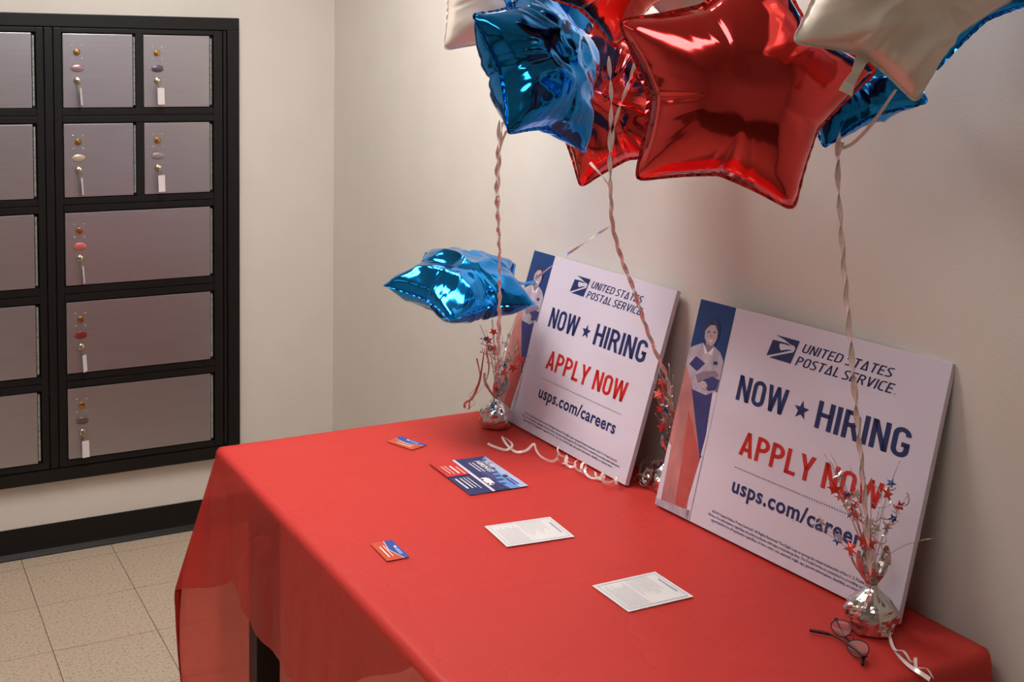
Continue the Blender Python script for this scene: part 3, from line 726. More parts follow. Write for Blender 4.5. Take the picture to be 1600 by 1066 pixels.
# reading direction of the flyer: text runs from far (+y) to near (-y), its top towards the wall (+x)
def FP(name, pts, m, lay=0): return poly(name, [(min(W, max(0, v*W)), min(H, max(0, (1-u)*H))) for u, v in pts], z+0.0002*lay, m, t)
FP('sky', [(0.02, 1.0), (1, 1), (1, 0.70), (0.75, 0.62), (0.45, 0.60), (0.2, 0.72)], M_sky2)
FP('sky', [(0.0, 1.0), (1, 1), (1, 0.86), (0.6, 0.84), (0.3, 0.9)], M_sky1, 1)
sky = [0.93, 0.90, 0.97, 0.88, 0.84, 0.90, 0.80, 0.86, 0.74, 0.82, 0.70, 0.78, 0.66, 0.74, 0.60, 0.68]
for k, hgt in enumerate(sky):
    u0 = 0.10+k*0.055; FP('skyline', [(u0, 0.45), (u0+0.05, 0.45), (u0+0.046, hgt-0.02), (u0+0.025, hgt), (u0+0.004, hgt-0.03)], M_indigo, 2)
FP('ground', [(0, 0.40), (1, 0.40), (1, 0.52), (0, 0.62)], M_navy, 3)
FP('road', [(0, 0.40), (1, 0.375), (1, 0.425), (0, 0.455)], M_board, 4)
FP('red_field', [(0, 0), (0.46, 0), (0.46, 0.39), (0, 0.41)], M_red, 4)
FP('van', [(0.62, 0.455), (0.84, 0.445), (0.84, 0.52), (0.80, 0.57), (0.66, 0.58), (0.62, 0.54)], M_white, 5)
for u in (0.665, 0.80): FP('van_wheel', [(u-0.018, 0.445), (u+0.018, 0.445), (u+0.018, 0.475), (u-0.018, 0.475)], M_navy, 6)
FP('van_window', [(0.80, 0.50), (0.832, 0.50), (0.832, 0.525), (0.80, 0.555)], M_navy, 6)
for u0, u1, v, wd in ((0.16, 0.40, 0.25, 0.0045), (0.20, 0.44, 0.33, 0.002), (0.14, 0.40, 0.17, 0.0018), (0.14, 0.38, 0.11, 0.0018), (0.54, 0.88, 0.28, 0.002), (0.54, 0.84, 0.22, 0.002), (0.54, 0.84, 0.16, 0.003), (0.54, 0.84, 0.08, 0.0042), (0.16, 0.44, 0.60, 0.0026), (0.16, 0.46, 0.66, 0.0026), (0.72, 0.92, 0.84, 0.004), (0.72, 0.92, 0.89, 0.004)):
    m = M_white if v < 0.8 else M_cardblue
    FP('printed_line', [(u0, v-wd/2/W), (u1, v-wd/2/W), (u1, v+wd/2/W), (u0, v+wd/2/W)], m, 5)
FP('emblem', [(0.62, 0.83), (0.69, 0.82), (0.70, 0.90), (0.63, 0.91)], M_navy, 5)
def rot_text(body, u0, u1, v0, v1, m, lay):
    co, fc = text_mesh(body, 0.2, 0.03, 1.0, 2); c = co.copy(); mn, mx = c.min(0), c.max(0)
    uu = u0+(c[:, 0]-mn[0])/(mx[0]-mn[0])*(u1-u0); vv = v0+(c[:, 1]-mn[1])/(mx[1]-mn[1])*(v1-v0)
    q = np.stack([vv*W, (1-uu)*H, np.full(len(uu), z+0.0002*lay)], 1)
    return pyobj('lettering', q, fc, m, t)
rot_text('NOW', 0.17, 0.38, 0.835, 0.935, M_white, 6)
rot_text('HIRING!', 0.13, 0.50, 0.715, 0.815, M_white, 6)

def document(pts, label):
    t, W, H, z = sheet('information_sheet', pts, 0.0010, M_paper, label, 'paper', 'white printed sheets on the cloth')
    b = 0.006
    for (x0, x1, y0, y1) in ((b, W-b, b, b+0.0012), (b, W-b, H-b-0.0012, H-b), (b, b+0.0012, b, H-b), (W-b-0.0012, W-b, b, H-b)):
        poly('border_line', [(x0, y0), (x1, y0), (x1, y1), (x0, y1)], z, M_inkblue, t)
    for k in range(9): bars(t, W*0.10+k*W*0.036, H*0.10, H*(0.72+0.16*random.random()), 0.0024, z, M_inkgrey)
    for k in range(10): bars(t, W*0.46+k*W*0.036, H*(0.30+0.25*random.random()), H*0.92, 0.0018, z, M_inkgrey)
    bars(t, W*0.90, H*0.25, H*0.75, 0.0040, z, M_inkblue)
    return t
document([(-0.5363, -2.1211, TZ), (-0.3919, -2.1401, TZ), (-0.3999, -2.2378, TZ), (-0.5462, -2.2303, TZ)], 'white printed sheet nearer the flyer')
document([(-0.4914, -2.4307, TZ), (-0.3574, -2.4352, TZ), (-0.354, -2.5396, TZ), (-0.4947, -2.5422, TZ)], 'white printed sheet nearer the eyeglasses')

# ------------------------------------------------------------------ balloon weights with star sprays
def star_mesh(r, m):
    V = []; Fc = []
    for zz in (0.0004, -0.0004):
        for k in range(10):
            a = math.pi/2+k*math.pi/5; q = r if k % 2 == 0 else r*0.42
            V.append((q*math.cos(a), q*math.sin(a), zz*0.6))
    V.append((0, 0, 0.0016)); V.append((0, 0, -0.0016))
    for k in range(10):
        k2 = (k+1) % 10
        Fc.append((20, k, k2)); Fc.append((21, 10+k2, 10+k)); Fc.append((k, 10+k, 10+k2, k2))
    me = bpy.data.meshes.new('foil_star'); me.from_pydata(V, [], Fc); me.materials.append(m); return me
STAR = [star_mesh(0.0135, M_starred), star_mesh(0.0105, M_starsilver), star_mesh(0.0090, M_starblue)]

def weight(loc, label, seed, nw=15, lean=(0, 0), spread=1.0):
    rnd = random.Random(seed)
    t = tag(empty('balloon_weight', loc), label, 'balloon weight', 'foil balloon weights with star sprays')
    prof = [(0.028, 0.0), (0.037, 0.002), (0.0395, 0.012), (0.0400, 0.030), (0.0370, 0.042), (0.0275, 0.052), (0.0165, 0.062), (0.010, 0.070), (0.0075, 0.077), (0.008, 0.083)]
    # finer profile
    pf = []
    for (a, b) in zip(prof[:-1], prof[1:]):
        for k in range(3): pf.append((a[0]+(b[0]-a[0])*k/3, a[1]+(b[1]-a[1])*k/3))
    pf.append(prof[-1])
    w_ = lathe('foil_wrap', pf, M_silver, t, 36, crumple=0.16, smooth=False, seed=seed)
    for k in range(6):                       # gathered foil leaves
        a = k*math.pi/3+rnd.uniform(-0.3, 0.3); h = rnd.uniform(0.040, 0.062); wd = rnd.uniform(0.016, 0.024); out = rnd.uniform(0.015, 0.028)
        V = []; Fc = []; n = 8
        ca, sa = math.cos(a), math.sin(a)
        for i in range(n+1):
            v = i/n; wid = wd*math.sin(math.pi*min(1, 0.12+v*0.80))**0.8; rr = 0.006+out*math.sin(v*1.9); zz = 0.076+h*v
            for s in (-1, -0.4, 0.4, 1):
                cup = (1-abs(s))*0.005 + rnd.uniform(-0.0012, 0.0012)
                V.append(((rr+cup)*ca - s*wid/2*sa, (rr+cup)*sa + s*wid/2*ca, zz))
        for i in range(n):
            for s in range(3): Fc.append((i*4+s, i*4+s+1, i*4+5+s, i*4+4+s))
        lf = pyobj('foil_leaf', V, Fc, M_silver2, t, False)
        sm = lf.modifiers.new('thickness', 'SOLIDIFY'); sm.thickness = 0.0004
    for k in range(nw):
        a = rnd.uniform(0, 2*math.pi); H = rnd.uniform(0.17, 0.30); sp = spread*rnd.uniform(0.02, 0.105)*(1.0 if H < 0.27 else 0.8)
        path = []
        for i in range(11):
            v = i/10; rr = 0.003+sp*v**1.7
            path.append((rr*math.cos(a)+lean[0]*v, rr*math.sin(a)+lean[1]*v, 0.076+(H-0.076)*v-0.02*v**3*(sp/0.1)))
        tube('wire', path, 0.00055, M_silver2, t, 4)
        # coiled tinsel on part of the wire
        for q in range(rnd.choice((1, 2, 2))):
            v = rnd.uniform(0.45, 0.88); i = int(v*10); c = Vector(path[i]).lerp(Vector(path[i+1]), v*10-i)
            o = bpy.data.objects.new('foil_star', STAR[rnd.choice((0, 0, 1, 1, 1, 2))]); COL.objects.link(o); o.parent = t
            o.location = c; o.rotation_euler = (rnd.uniform(0.7, 2.2), rnd.uniform(-0.7, 0.7), rnd.uniform(-1.1, 0.6))
    # loose curls of thin foil through the spray
    for k in range(7):
        a = rnd.uniform(0, 2*math.pi); h0 = rnd.uniform(0.12, 0.19); path = []
        for i in range(26):
            v = i/25; rr = 0.012+0.035*v; b = v*4*math.pi+k
            path.append((rr*math.cos(a)+0.007*math.cos(b), rr*math.sin(a)+0.007*math.sin(b), h0+0.05*v+0.004*math.sin(b)))
        ribbon('foil_curl', path, 0.0022, M_starsilver, t, twist=30)
    return t
WZ = TZ+0.0025
weight((-0.193, -1.575, WZ), 'silver foil balloon weight with star spray at the far end', 11, 16)
weight((-0.072, -2.122, WZ), 'silver foil balloon weight half hidden between the two signs', 23, 16, lean=(-0.015, 0.0), spread=0.5)
weight((-0.163, -2.752, WZ), 'silver foil balloon weight with star spray near the eyeglasses', 5, 20, lean=(-0.03, 0.0), spread=1.05)

# ------------------------------------------------------------------ balloons
def star_outline(n, ratio, blunt=3.0, scallop=0.02):
    th = np.linspace(0, 2*np.pi, n, endpoint=False)
    r = np.empty(n)
    for i, a in enumerate(th):
        k = (a/(2*np.pi)*10) % 10; k0 = int(k); f = k-k0
        r0 = 1.0 if k0 % 2 == 0 else ratio; r1 = ratio if k0 % 2 == 0 else 1.0
        a0 = 0.0; a1 = 2*np.pi/10
        p0 = np.array([r0, 0.0]); p1 = np.array([r1*np.cos(a1), r1*np.sin(a1)]); d = np.array([np.cos(f*a1), np.sin(f*a1)])
        den = (p1-p0)[0]*d[1]-(p1-p0)[1]*d[0]
        s = -(p0[0]*d[1]-p0[1]*d[0])/den
        r[i] = np.linalg.norm(p0+(p1-p0)*s)*(1-scallop*np.sin(np.pi*s))
    g = np.exp(-0.5*(np.arange(-20, 21)/(blunt*n/360))**2); g /= g.sum()
    rp = np.concatenate([r[-20:], r, r[:20]])
    return th, np.convolve(rp, g, 'valid')

def inflate_field(th, r, N=97):
    xs = np.linspace(-1.05, 1.05, N); X, Y = np.meshgrid(xs, xs, indexing='ij')
    A = np.arctan2(Y, X) % (2*np.pi); RR = np.hypot(X, Y)
    rb = np.interp(A.ravel(), np.append(th, 2*np.pi), np.append(r, r[0])).reshape(N, N)
    inside = RR < rb*0.997; u = np.zeros((N, N)); h2 = (xs[1]-xs[0])**2
    for _ in range(1500):
        v = 0.25*(np.roll(u, 1, 0)+np.roll(u, -1, 0)+np.roll(u, 1, 1)+np.roll(u, -1, 1)+h2); u = np.where(inside, v, 0.0)
    return xs, u/u.max()
_TH, _RR = star_outline(200, 0.64, blunt=2.2)
_XS, _UF = inflate_field(_TH, _RR)
def _refine(xs, u, k=4):
    n = len(xs); xf = np.linspace(xs[0], xs[-1], (n-1)*k+1)
    a = np.array([np.interp(xf, xs, row) for row in u]); a = np.array([np.interp(xf, xs, c) for c in a.T]).T
    g = np.exp(-0.5*(np.arange(-8, 9)/3.6)**2); g /= g.sum()
    for _ in range(2):
        a = np.apply_along_axis(lambda v: np.convolve(v, g, 'same'), 0, a); a = np.apply_along_axis(lambda v: np.convolve(v, g, 'same'), 1, a)
    return xf, a
_XS, _UF = _refine(_XS, _UF)
def field(x, y):
    N = len(_XS); d = _XS[1]-_XS[0]
    fx = np.clip((x-_XS[0])/d, 0, N-1.001); fy = np.clip((y-_XS[0])/d, 0, N-1.001); i = fx.astype(int); j = fy.astype(int); a = fx-i; b = fy-j
    return (_UF[i, j]*(1-a)*(1-b)+_UF[i+1, j]*a*(1-b)+_UF[i, j+1]*(1-a)*b+_UF[i+1, j+1]*a*b)

def star_balloon(center, normal, tip, R, H, m, label, seed=0, crumple=0.0, wrinkle=0.05, neck=0, cat='balloon', squash=None):
    n = Vector(normal).normalized(); tp = Vector(tip); tp = (tp-n*tp.dot(n)).normalized(); sd = n.cross(tp)
    t = tag(empty('star_balloon', center), label, cat, 'foil star balloons')
    t.matrix_world = Matrix(((tp.x, sd.x, n.x, center[0]), (tp.y, sd.y, n.y, center[1]), (tp.z, sd.z, n.z, center[2]), (0, 0, 0, 1)))
    ns = len(_TH); nr = 30
    ts = np.array([1-(1-(i/nr))**1.35 for i in range(nr+1)])[1:]
    V = []; Fc = []
    rng = np.random.RandomState(seed)
    ph = rng.uniform(0, 6.28, 6)
    for side in (1, -1):
        base = len(V)
        V.append((0, 0, side*H*float(np.sqrt(field(np.array([0.0]), np.array([0.0]))[0]))))
        for tt in ts:
            rr = _RR*tt; x = rr*np.cos(_TH); y = rr*np.sin(_TH)
            u = np.maximum(field(x, y), 0.0); z = np.sqrt(u)*H*min(1.0, (1-tt)*14)**0.5 if tt > 0.9 else np.sqrt(u)*H
            if tt > 0.999: z[:] = 0
            # wrinkles running in from the seam, deepest beside the notches
            edge = np.exp(-((1-tt)/0.28))*tt**2; notch = 0.5-0.5*np.cos(_TH*5)
            wr = wrinkle*edge*(0.35+0.65*notch)*(np.sin(_TH*37+ph[0]+side)+0.6*np.sin(_TH*61+ph[1]*side)+0.5*np.sin(_TH*23+ph[2]))
            z = z*(1+wr)
            # fold line from each notch towards the middle
            dn = np.abs(((_TH-np.pi/5+np.pi/5) % (2*np.pi/5))-np.pi/5)  # angular distance to the notch direction
            z = z*(1-0.10*np.exp(-(dn/0.07)**2)*np.clip((tt-0.45)/0.4, 0, 1))
            if crumple:
                zc = np.array([0.62*(0.5-abs(noise.noise(Vector((float(a)*1.7+seed, float(b)*1.7, side*3.0)))))+0.22*(0.4-abs(noise.noise(Vector((float(a)*3.4, float(b)*3.4+seed, side*5.0))))) for a, b in zip(x, y)])
                z = z*(1+crumple*(zc-0.3)*2.2)
            for a, b, c in zip(x, y, z): V.append((a, b, side*c))
        if crumple: V[base] = (0, 0, sum(q[2] for q in V[base+1:base+1+ns])/ns)
        for k in range(ns):
            q = (base, base+1+k, base+1+(k+1) % ns); Fc.append(q if side > 0 else q[::-1])
        for i in range(nr-1):
            for k in range(ns):
                a = base+1+i*ns; q = (a+k, a+ns+k, a+ns+(k+1) % ns, a+(k+1) % ns); Fc.append(q if side > 0 else q[::-1])
    V = np.array(V); V[:, :2] *= R
    o = pyobj('foil_body', V, Fc, m, t, True)
    bm = bmesh.new(); bm.from_mesh(o.data); bmesh.ops.remove_doubles(bm, verts=bm.verts[:], dist=0.0002); bm.to_mesh(o.data); bm.free()
    for p in o.data.polygons: p.use_smooth = True
    # flat sealed rim
    V = []; Fc = []
    for k in range(ns):
        c, s = math.cos(_TH[k]), math.sin(_TH[k]); r0 = _RR[k]*R-0.002; r1 = _RR[k]*R+0.0045
        wv = 0.0012*math.sin(k*1.9+seed)
        for rr, zz in ((r0, 0.0007), (r1, 0.0004+wv), (r1, -0.0004+wv), (r0, -0.0007)): V.append((rr*c, rr*s, zz))
    for k in range(ns):
        k2 = (k+1) % ns
        for q in range(4): Fc.append((k*4+q, k*4+(q+1) % 4, k2*4+(q+1) % 4, k2*4+q))
    pyobj('seam_rim', V, Fc, m, t, False)
    # filler neck at one notch
    a = math.pi/5+neck*2*math.pi/5; c, s = math.cos(a), math.sin(a); r0 = 0.64*R
    V = []; Fc = []; prof = [(r0-0.004, 0.012), (r0+0.012, 0.009), (r0+0.03, 0.006), (r0+0.045, 0.008), (r0+0.060, 0.011)]
    for (rr, hw) in prof:
        for sg, zz in ((-1, 0.0006), (1, 0.0006), (1, -0.0006), (-1, -0.0006)): V.append((rr*c-sg*hw*s, rr*s+sg*hw*c, zz+0.002*math.sin(rr*150)))
    for i in range(len(prof)-1):
        for q in range(4): Fc.append((i*4+q, i*4+(q+1) % 4, i*4+4+(q+1) % 4, i*4+4+q))
    Fc.append((3, 2, 1, 0)); b = (len(prof)-1)*4; Fc.append((b, b+1, b+2, b+3))
    pyobj('filler_neck', V, Fc, m, t, False)
    return t

#BALLOONS_BEGIN
star_balloon((-0.4487, -2.7146, 1.6914), (-0.4798, -0.8767, -0.0339), (0.1385, -0.1138, 0.9838), 0.208, 0.082, M_fred, 'big shiny red star balloon at the front of the bunch', 3, 0.06, 0.03, 4)
star_balloon((-0.3472, -2.9169, 1.8424), (-0.3442, -0.9369, -0.0615), (0.2178, -0.0160, -0.9759), 0.172, 0.070, M_fwhite, 'pearl white star balloon at the right of the bunch', 5, 0.40, 0.05, 4)
star_balloon((-0.5162, -2.2663, 1.7184), (0.3251, -0.8934, 0.3101), (0.4761, -0.1287, -0.8699), 0.185, 0.080, M_fblue, 'blue star balloon at the left front of the bunch', 8, 0.35, 0.06, 2)
star_balloon((-0.2215, -2.0819, 1.6432), (-0.7252, -0.6650, 0.1784), (-0.3298, 0.1080, -0.9379), 0.190, 0.075, M_fred, 'crumpled red star balloon behind the hanging ribbon', 12, 0.35, 0.08, 1)
star_balloon((-0.4718, -2.4262, 1.9059), (-0.4093, -0.8521, -0.3261), (0.2137, 0.2579, -0.9422), 0.165, 0.075, M_fbronze, 'orange red star balloon at the top between blue and red', 14, 0.10, 0.04, 1)
star_balloon((-0.2248, -2.2993, 1.9199), (-0.6121, -0.7797, -0.1315), (0.1042, 0.0853, -0.9909), 0.150, 0.060, M_fwhite, 'pearl white star balloon barely showing between two red ones', 33, 0.15, 0.05, 2)
star_balloon((-0.3739, -2.0998, 1.8489), (0.0498, -0.9711, -0.2334), (0.4593, 0.2298, -0.8580), 0.150, 0.060, M_fblue, 'dark blue star balloon tucked behind the left blue one', 17, 0.10, 0.05, 1)
star_balloon((-0.2994, -1.7519, 1.8975), (-0.2521, -0.9676, -0.0113), (-0.6500, 0.1780, -0.7388), 0.200, 0.070, M_fwhite, 'pearl white star balloon at the far left of the bunch', 19, 0.15, 0.05, 1)
star_balloon((-0.2059, -2.7090, 1.7004), (-0.7209, -0.2032, 0.6626), (0.0757, -0.9734, -0.2161), 0.137, 0.055, M_fblue, 'blue star balloon behind the red and white ones', 21, 0.40, 0.06, 3)
star_balloon((-0.1344, -2.8205, 1.8889), (-0.9556, -0.2550, 0.1477), (0.1940, -0.9217, -0.3359), 0.175, 0.045, M_fblue, 'blue star balloon at the upper right against the wall', 25, 0.10, 0.05, 3)
star_balloon((-0.3116, -1.6026, 1.1809), (-0.0819, -0.2606, 0.9620), (-0.9523, 0.3052, 0.0016), 0.197, 0.070, M_fblue, 'half deflated blue star balloon sunk low beside the far sign', 29, 0.50, 0.06, 2)
#BALLOONS_END

# ------------------------------------------------------------------ ribbons
#RIBBONS_BEGIN
t = tag(empty('balloon_ribbon', (0, 0, 0)), 'pale ribbon from the far balloon weight up to the left blue balloon', 'ribbon', 'balloon ribbons')
ribbon('ribbon_strand', catmull([(-0.5266, -2.1375, 1.6128), (-0.5152, -2.1147, 1.5590), (-0.4709, -2.0340, 1.4606), (-0.3734, -1.8849, 1.2991), (-0.2978, -1.7571, 1.1531), (-0.2441, -1.6636, 1.0032), (-0.1911, -1.5665, 0.8883)], 26), 0.0075, M_ribbon, t, twist=60, phase=0)
ribbon('ribbon_strand', catmull([(-0.5302, -2.1582, 1.6114), (-0.5143, -2.1250, 1.5722), (-0.4612, -2.0277, 1.4596), (-0.3671, -1.8770, 1.2974), (-0.2887, -1.7505, 1.1510), (-0.2363, -1.6565, 1.0007), (-0.1896, -1.5672, 0.8883)], 26), 0.0063, M_ribbon, t, twist=-50, phase=1)
ribbon('ribbon_strand', catmull([(-0.5232, -2.1847, 1.6030), (-0.5213, -2.1535, 1.5890), (-0.5108, -2.1171, 1.5565)], 26), 0.0045, M_ribbon, t, twist=20, phase=1)
t = tag(empty('balloon_ribbon', (0, 0, 0)), 'twisted pale ribbon running down between the two signs', 'ribbon', 'balloon ribbons')
ribbon('ribbon_strand', catmull([(-0.4282, -2.3519, 1.7370), (-0.4145, -2.3442, 1.6543), (-0.4084, -2.3338, 1.5606), (-0.3840, -2.3093, 1.4747), (-0.3586, -2.2823, 1.4194), (-0.3093, -2.2464, 1.3456), (-0.2544, -2.2125, 1.2785), (-0.1990, -2.1805, 1.1954), (-0.1496, -2.1555, 1.1246), (-0.0959, -2.1334, 1.0445), (-0.0718, -2.1095, 0.9507)], 26), 0.0078, M_ribbon, t, twist=70, phase=0)
ribbon('ribbon_strand', catmull([(-0.4353, -2.4390, 1.7239), (-0.4295, -2.4025, 1.6678), (-0.4201, -2.3670, 1.6209), (-0.4112, -2.3435, 1.5614), (-0.3910, -2.3170, 1.4758), (-0.3607, -2.2813, 1.4194), (-0.3056, -2.2372, 1.3438), (-0.2507, -2.2033, 1.2765), (-0.1952, -2.1714, 1.1931), (-0.1446, -2.1472, 1.1194), (-0.0908, -2.1250, 1.0417), (-0.0730, -2.1089, 0.9507)], 26), 0.0063, M_ribbon, t, twist=-60, phase=2)
ribbon('ribbon_strand', catmull([(-0.3026, -2.1210, 1.5233), (-0.3522, -2.2321, 1.5093), (-0.3855, -2.3065, 1.4959)], 26), 0.0060, M_ribbon, t, twist=12, phase=0)
t = tag(empty('balloon_ribbon', (0, 0, 0)), 'thin ribbon tying the low blue balloon to the middle ribbon', 'ribbon', 'balloon ribbons')
ribbon('ribbon_strand', catmull([(-0.3585, -2.2821, 1.4218), (-0.2750, -2.0833, 1.3576), (-0.2357, -1.9299, 1.2944), (-0.2106, -1.8134, 1.2398), (-0.1981, -1.7552, 1.2121)], 26), 0.0051, M_ribbon, t, twist=14, phase=0)
t = tag(empty('balloon_ribbon', (0, 0, 0)), 'pale ribbon from the near balloon weight up to the red balloon', 'ribbon', 'balloon ribbons')
ribbon('ribbon_strand', catmull([(-0.2907, -2.7643, 1.6252), (-0.2878, -2.7588, 1.5804), (-0.2788, -2.7596, 1.5007), (-0.2683, -2.7623, 1.4103), (-0.2565, -2.7646, 1.3288), (-0.2444, -2.7692, 1.2265), (-0.2227, -2.7677, 1.1197), (-0.2095, -2.7730, 1.0146), (-0.1934, -2.7750, 0.9011)], 26), 0.0084, M_ribbon, t, twist=65, phase=0)
ribbon('ribbon_strand', catmull([(-0.2877, -2.7673, 1.6086), (-0.2863, -2.7605, 1.5706), (-0.2779, -2.7601, 1.5008), (-0.2665, -2.7632, 1.4103), (-0.2547, -2.7655, 1.3288), (-0.2417, -2.7705, 1.2265), (-0.2208, -2.7686, 1.1197), (-0.2076, -2.7739, 1.0146), (-0.1915, -2.7759, 0.9011)], 26), 0.0069, M_ribbon, t, twist=-55, phase=1.3)
ribbon('ribbon_strand', catmull([(-0.2764, -2.8542, 1.6912), (-0.2754, -2.8147, 1.6423), (-0.2787, -2.7828, 1.6095), (-0.2879, -2.7681, 1.5989)], 26), 0.0054, M_ribbon, t, twist=9, phase=1)
t = tag(empty('balloon_ribbon', (0, 0, 0)), 'pink loose ribbon strands dangling beside the far balloon weight', 'ribbon', 'balloon ribbons')
ribbon('ribbon_strand', catmull([(-0.2276, -1.5711, 1.0040), (-0.2364, -1.5722, 0.9478), (-0.2431, -1.5720, 0.9156), (-0.2586, -1.5679, 0.8801), (-0.2796, -1.5698, 0.8700), (-0.2815, -1.5702, 0.8572)], 26), 0.0060, M_ribpink, t, twist=10, phase=0)
ribbon('ribbon_strand', catmull([(-0.2283, -1.5822, 1.0018), (-0.2237, -1.5885, 0.9586), (-0.2334, -1.5873, 0.9217), (-0.2485, -1.5822, 0.8992), (-0.2679, -1.5748, 0.8781), (-0.2762, -1.5839, 0.8571)], 26), 0.0053, M_ribpink, t, twist=-12, phase=1)
ribbon('ribbon_strand', catmull([(-0.2409, -1.5561, 0.9772), (-0.2398, -1.5721, 0.9317), (-0.2522, -1.5689, 0.9026), (-0.2657, -1.5639, 0.8864), (-0.2580, -1.5803, 0.8703), (-0.2758, -1.5732, 0.8540)], 26), 0.0045, M_ribpink, t, twist=8, phase=2)
t = tag(empty('curling_ribbon', (0, 0, 0)), 'curled pearl ribbon trailing along the foot of the far sign', 'ribbon', 'curled ribbons on the cloth')
ribbon('ribbon_strand', catmull([(-0.2884, -1.7007, 0.8077), (-0.2834, -1.7168, 0.8057), (-0.2694, -1.7533, 0.8057), (-0.2535, -1.7560, 0.8137), (-0.2503, -1.7414, 0.8197), (-0.2447, -1.6957, 0.8177), (-0.2538, -1.7328, 0.8097), (-0.2542, -1.7750, 0.8057), (-0.2334, -1.7871, 0.8097), (-0.2051, -1.7754, 0.8177), (-0.2175, -1.8070, 0.8137), (-0.2179, -1.8303, 0.8057), (-0.2126, -1.8660, 0.8057), (-0.1998, -1.8730, 0.8137)], 8), 0.0058, M_ribbon, t, twist=6)
ribbon('ribbon_strand', catmull([(-0.1957, -1.8607, 0.8131), (-0.1962, -1.8682, 0.8217), (-0.2029, -1.8778, 0.8250), (-0.2085, -1.8861, 0.8192), (-0.2054, -1.8899, 0.8096), (-0.1946, -1.8894, 0.8052), (-0.1851, -1.8882, 0.8099), (-0.1843, -1.8900, 0.8183), (-0.1902, -1.8956, 0.8219), (-0.1975, -1.9000, 0.8180), (-0.1987, -1.9050, 0.8109), (-0.1946, -1.9102, 0.8060), (-0.1892, -1.9156, 0.8056), (-0.1860, -1.9212, 0.8087), (-0.1864, -1.9271, 0.8133), (-0.1907, -1.9334, 0.8164), (-0.1961, -1.9396, 0.8152), (-0.1972, -1.9451, 0.8098), (-0.1902, -1.9490, 0.8054), (-0.1801, -1.9500, 0.8081), (-0.1757, -1.9512, 0.8177), (-0.1815, -1.9542, 0.8264), (-0.1921, -1.9589, 0.8262), (-0.1972, -1.9641, 0.8173), (-0.1920, -1.9687, 0.8079), (-0.1818, -1.9734, 0.8054), (-0.1750, -1.9789, 0.8094), (-0.1751, -1.9854, 0.8142), (-0.1792, -1.9920, 0.8155), (-0.1825, -1.9979, 0.8129), (-0.1827, -2.0027, 0.8087), (-0.1791, -2.0065, 0.8056), (-0.1731, -2.0093, 0.8060), (-0.1684, -2.0117, 0.8114), (-0.1696, -2.0146, 0.8192), (-0.1772, -2.0186, 0.8232), (-0.1844, -2.0232, 0.8190), (-0.1831, -2.0274, 0.8101), (-0.1725, -2.0314, 0.8052), (-0.1611, -2.0364, 0.8095), (-0.1582, -2.0434, 0.8188), (-0.1645, -2.0517, 0.8239), (-0.1721, -2.0590, 0.8205), (-0.1737, -2.0639, 0.8124)], 5), 0.0058, M_ribbon, t, twist=4)
ribbon('ribbon_strand', catmull([(-0.1692, -1.8272, 0.8236), (-0.1758, -1.8337, 0.8164), (-0.1746, -1.8407, 0.8084), (-0.1689, -1.8477, 0.8052), (-0.1648, -1.8542, 0.8074), (-0.1656, -1.8600, 0.8112), (-0.1701, -1.8655, 0.8134), (-0.1753, -1.8713, 0.8128), (-0.1791, -1.8775, 0.8102), (-0.1801, -1.8847, 0.8070), (-0.1775, -1.8928, 0.8052), (-0.1734, -1.9017, 0.8075), (-0.1722, -1.9109, 0.8141), (-0.1775, -1.9195, 0.8212), (-0.1874, -1.9271, 0.8229), (-0.1949, -1.9343, 0.8173), (-0.1942, -1.9416, 0.8091), (-0.1868, -1.9488, 0.8052), (-0.1798, -1.9551, 0.8085), (-0.1795, -1.9603, 0.8149), (-0.1856, -1.9651, 0.8185), (-0.1928, -1.9711, 0.8165), (-0.1949, -1.9786, 0.8114), (-0.1928, -1.9862, 0.8069), (-0.1885, -1.9939, 0.8052), (-0.1844, -2.0017, 0.8067), (-0.1824, -2.0098, 0.8107), (-0.1841, -2.0185, 0.8153), (-0.1891, -2.0275, 0.8173), (-0.1936, -2.0363, 0.8144), (-0.1903, -2.0456, 0.8085), (-0.1812, -2.0491, 0.8052), (-0.1713, -2.0511, 0.8087), (-0.1673, -2.0547, 0.8171), (-0.1710, -2.0615, 0.8234), (-0.1773, -2.0702, 0.8223)], 5), 0.0050, M_ribbon, t, twist=4, phase=1)
t = tag(empty('curling_ribbon', (0, 0, 0)), 'tangle of silver curled ribbon between the two signs', 'ribbon', 'curled ribbons on the cloth')
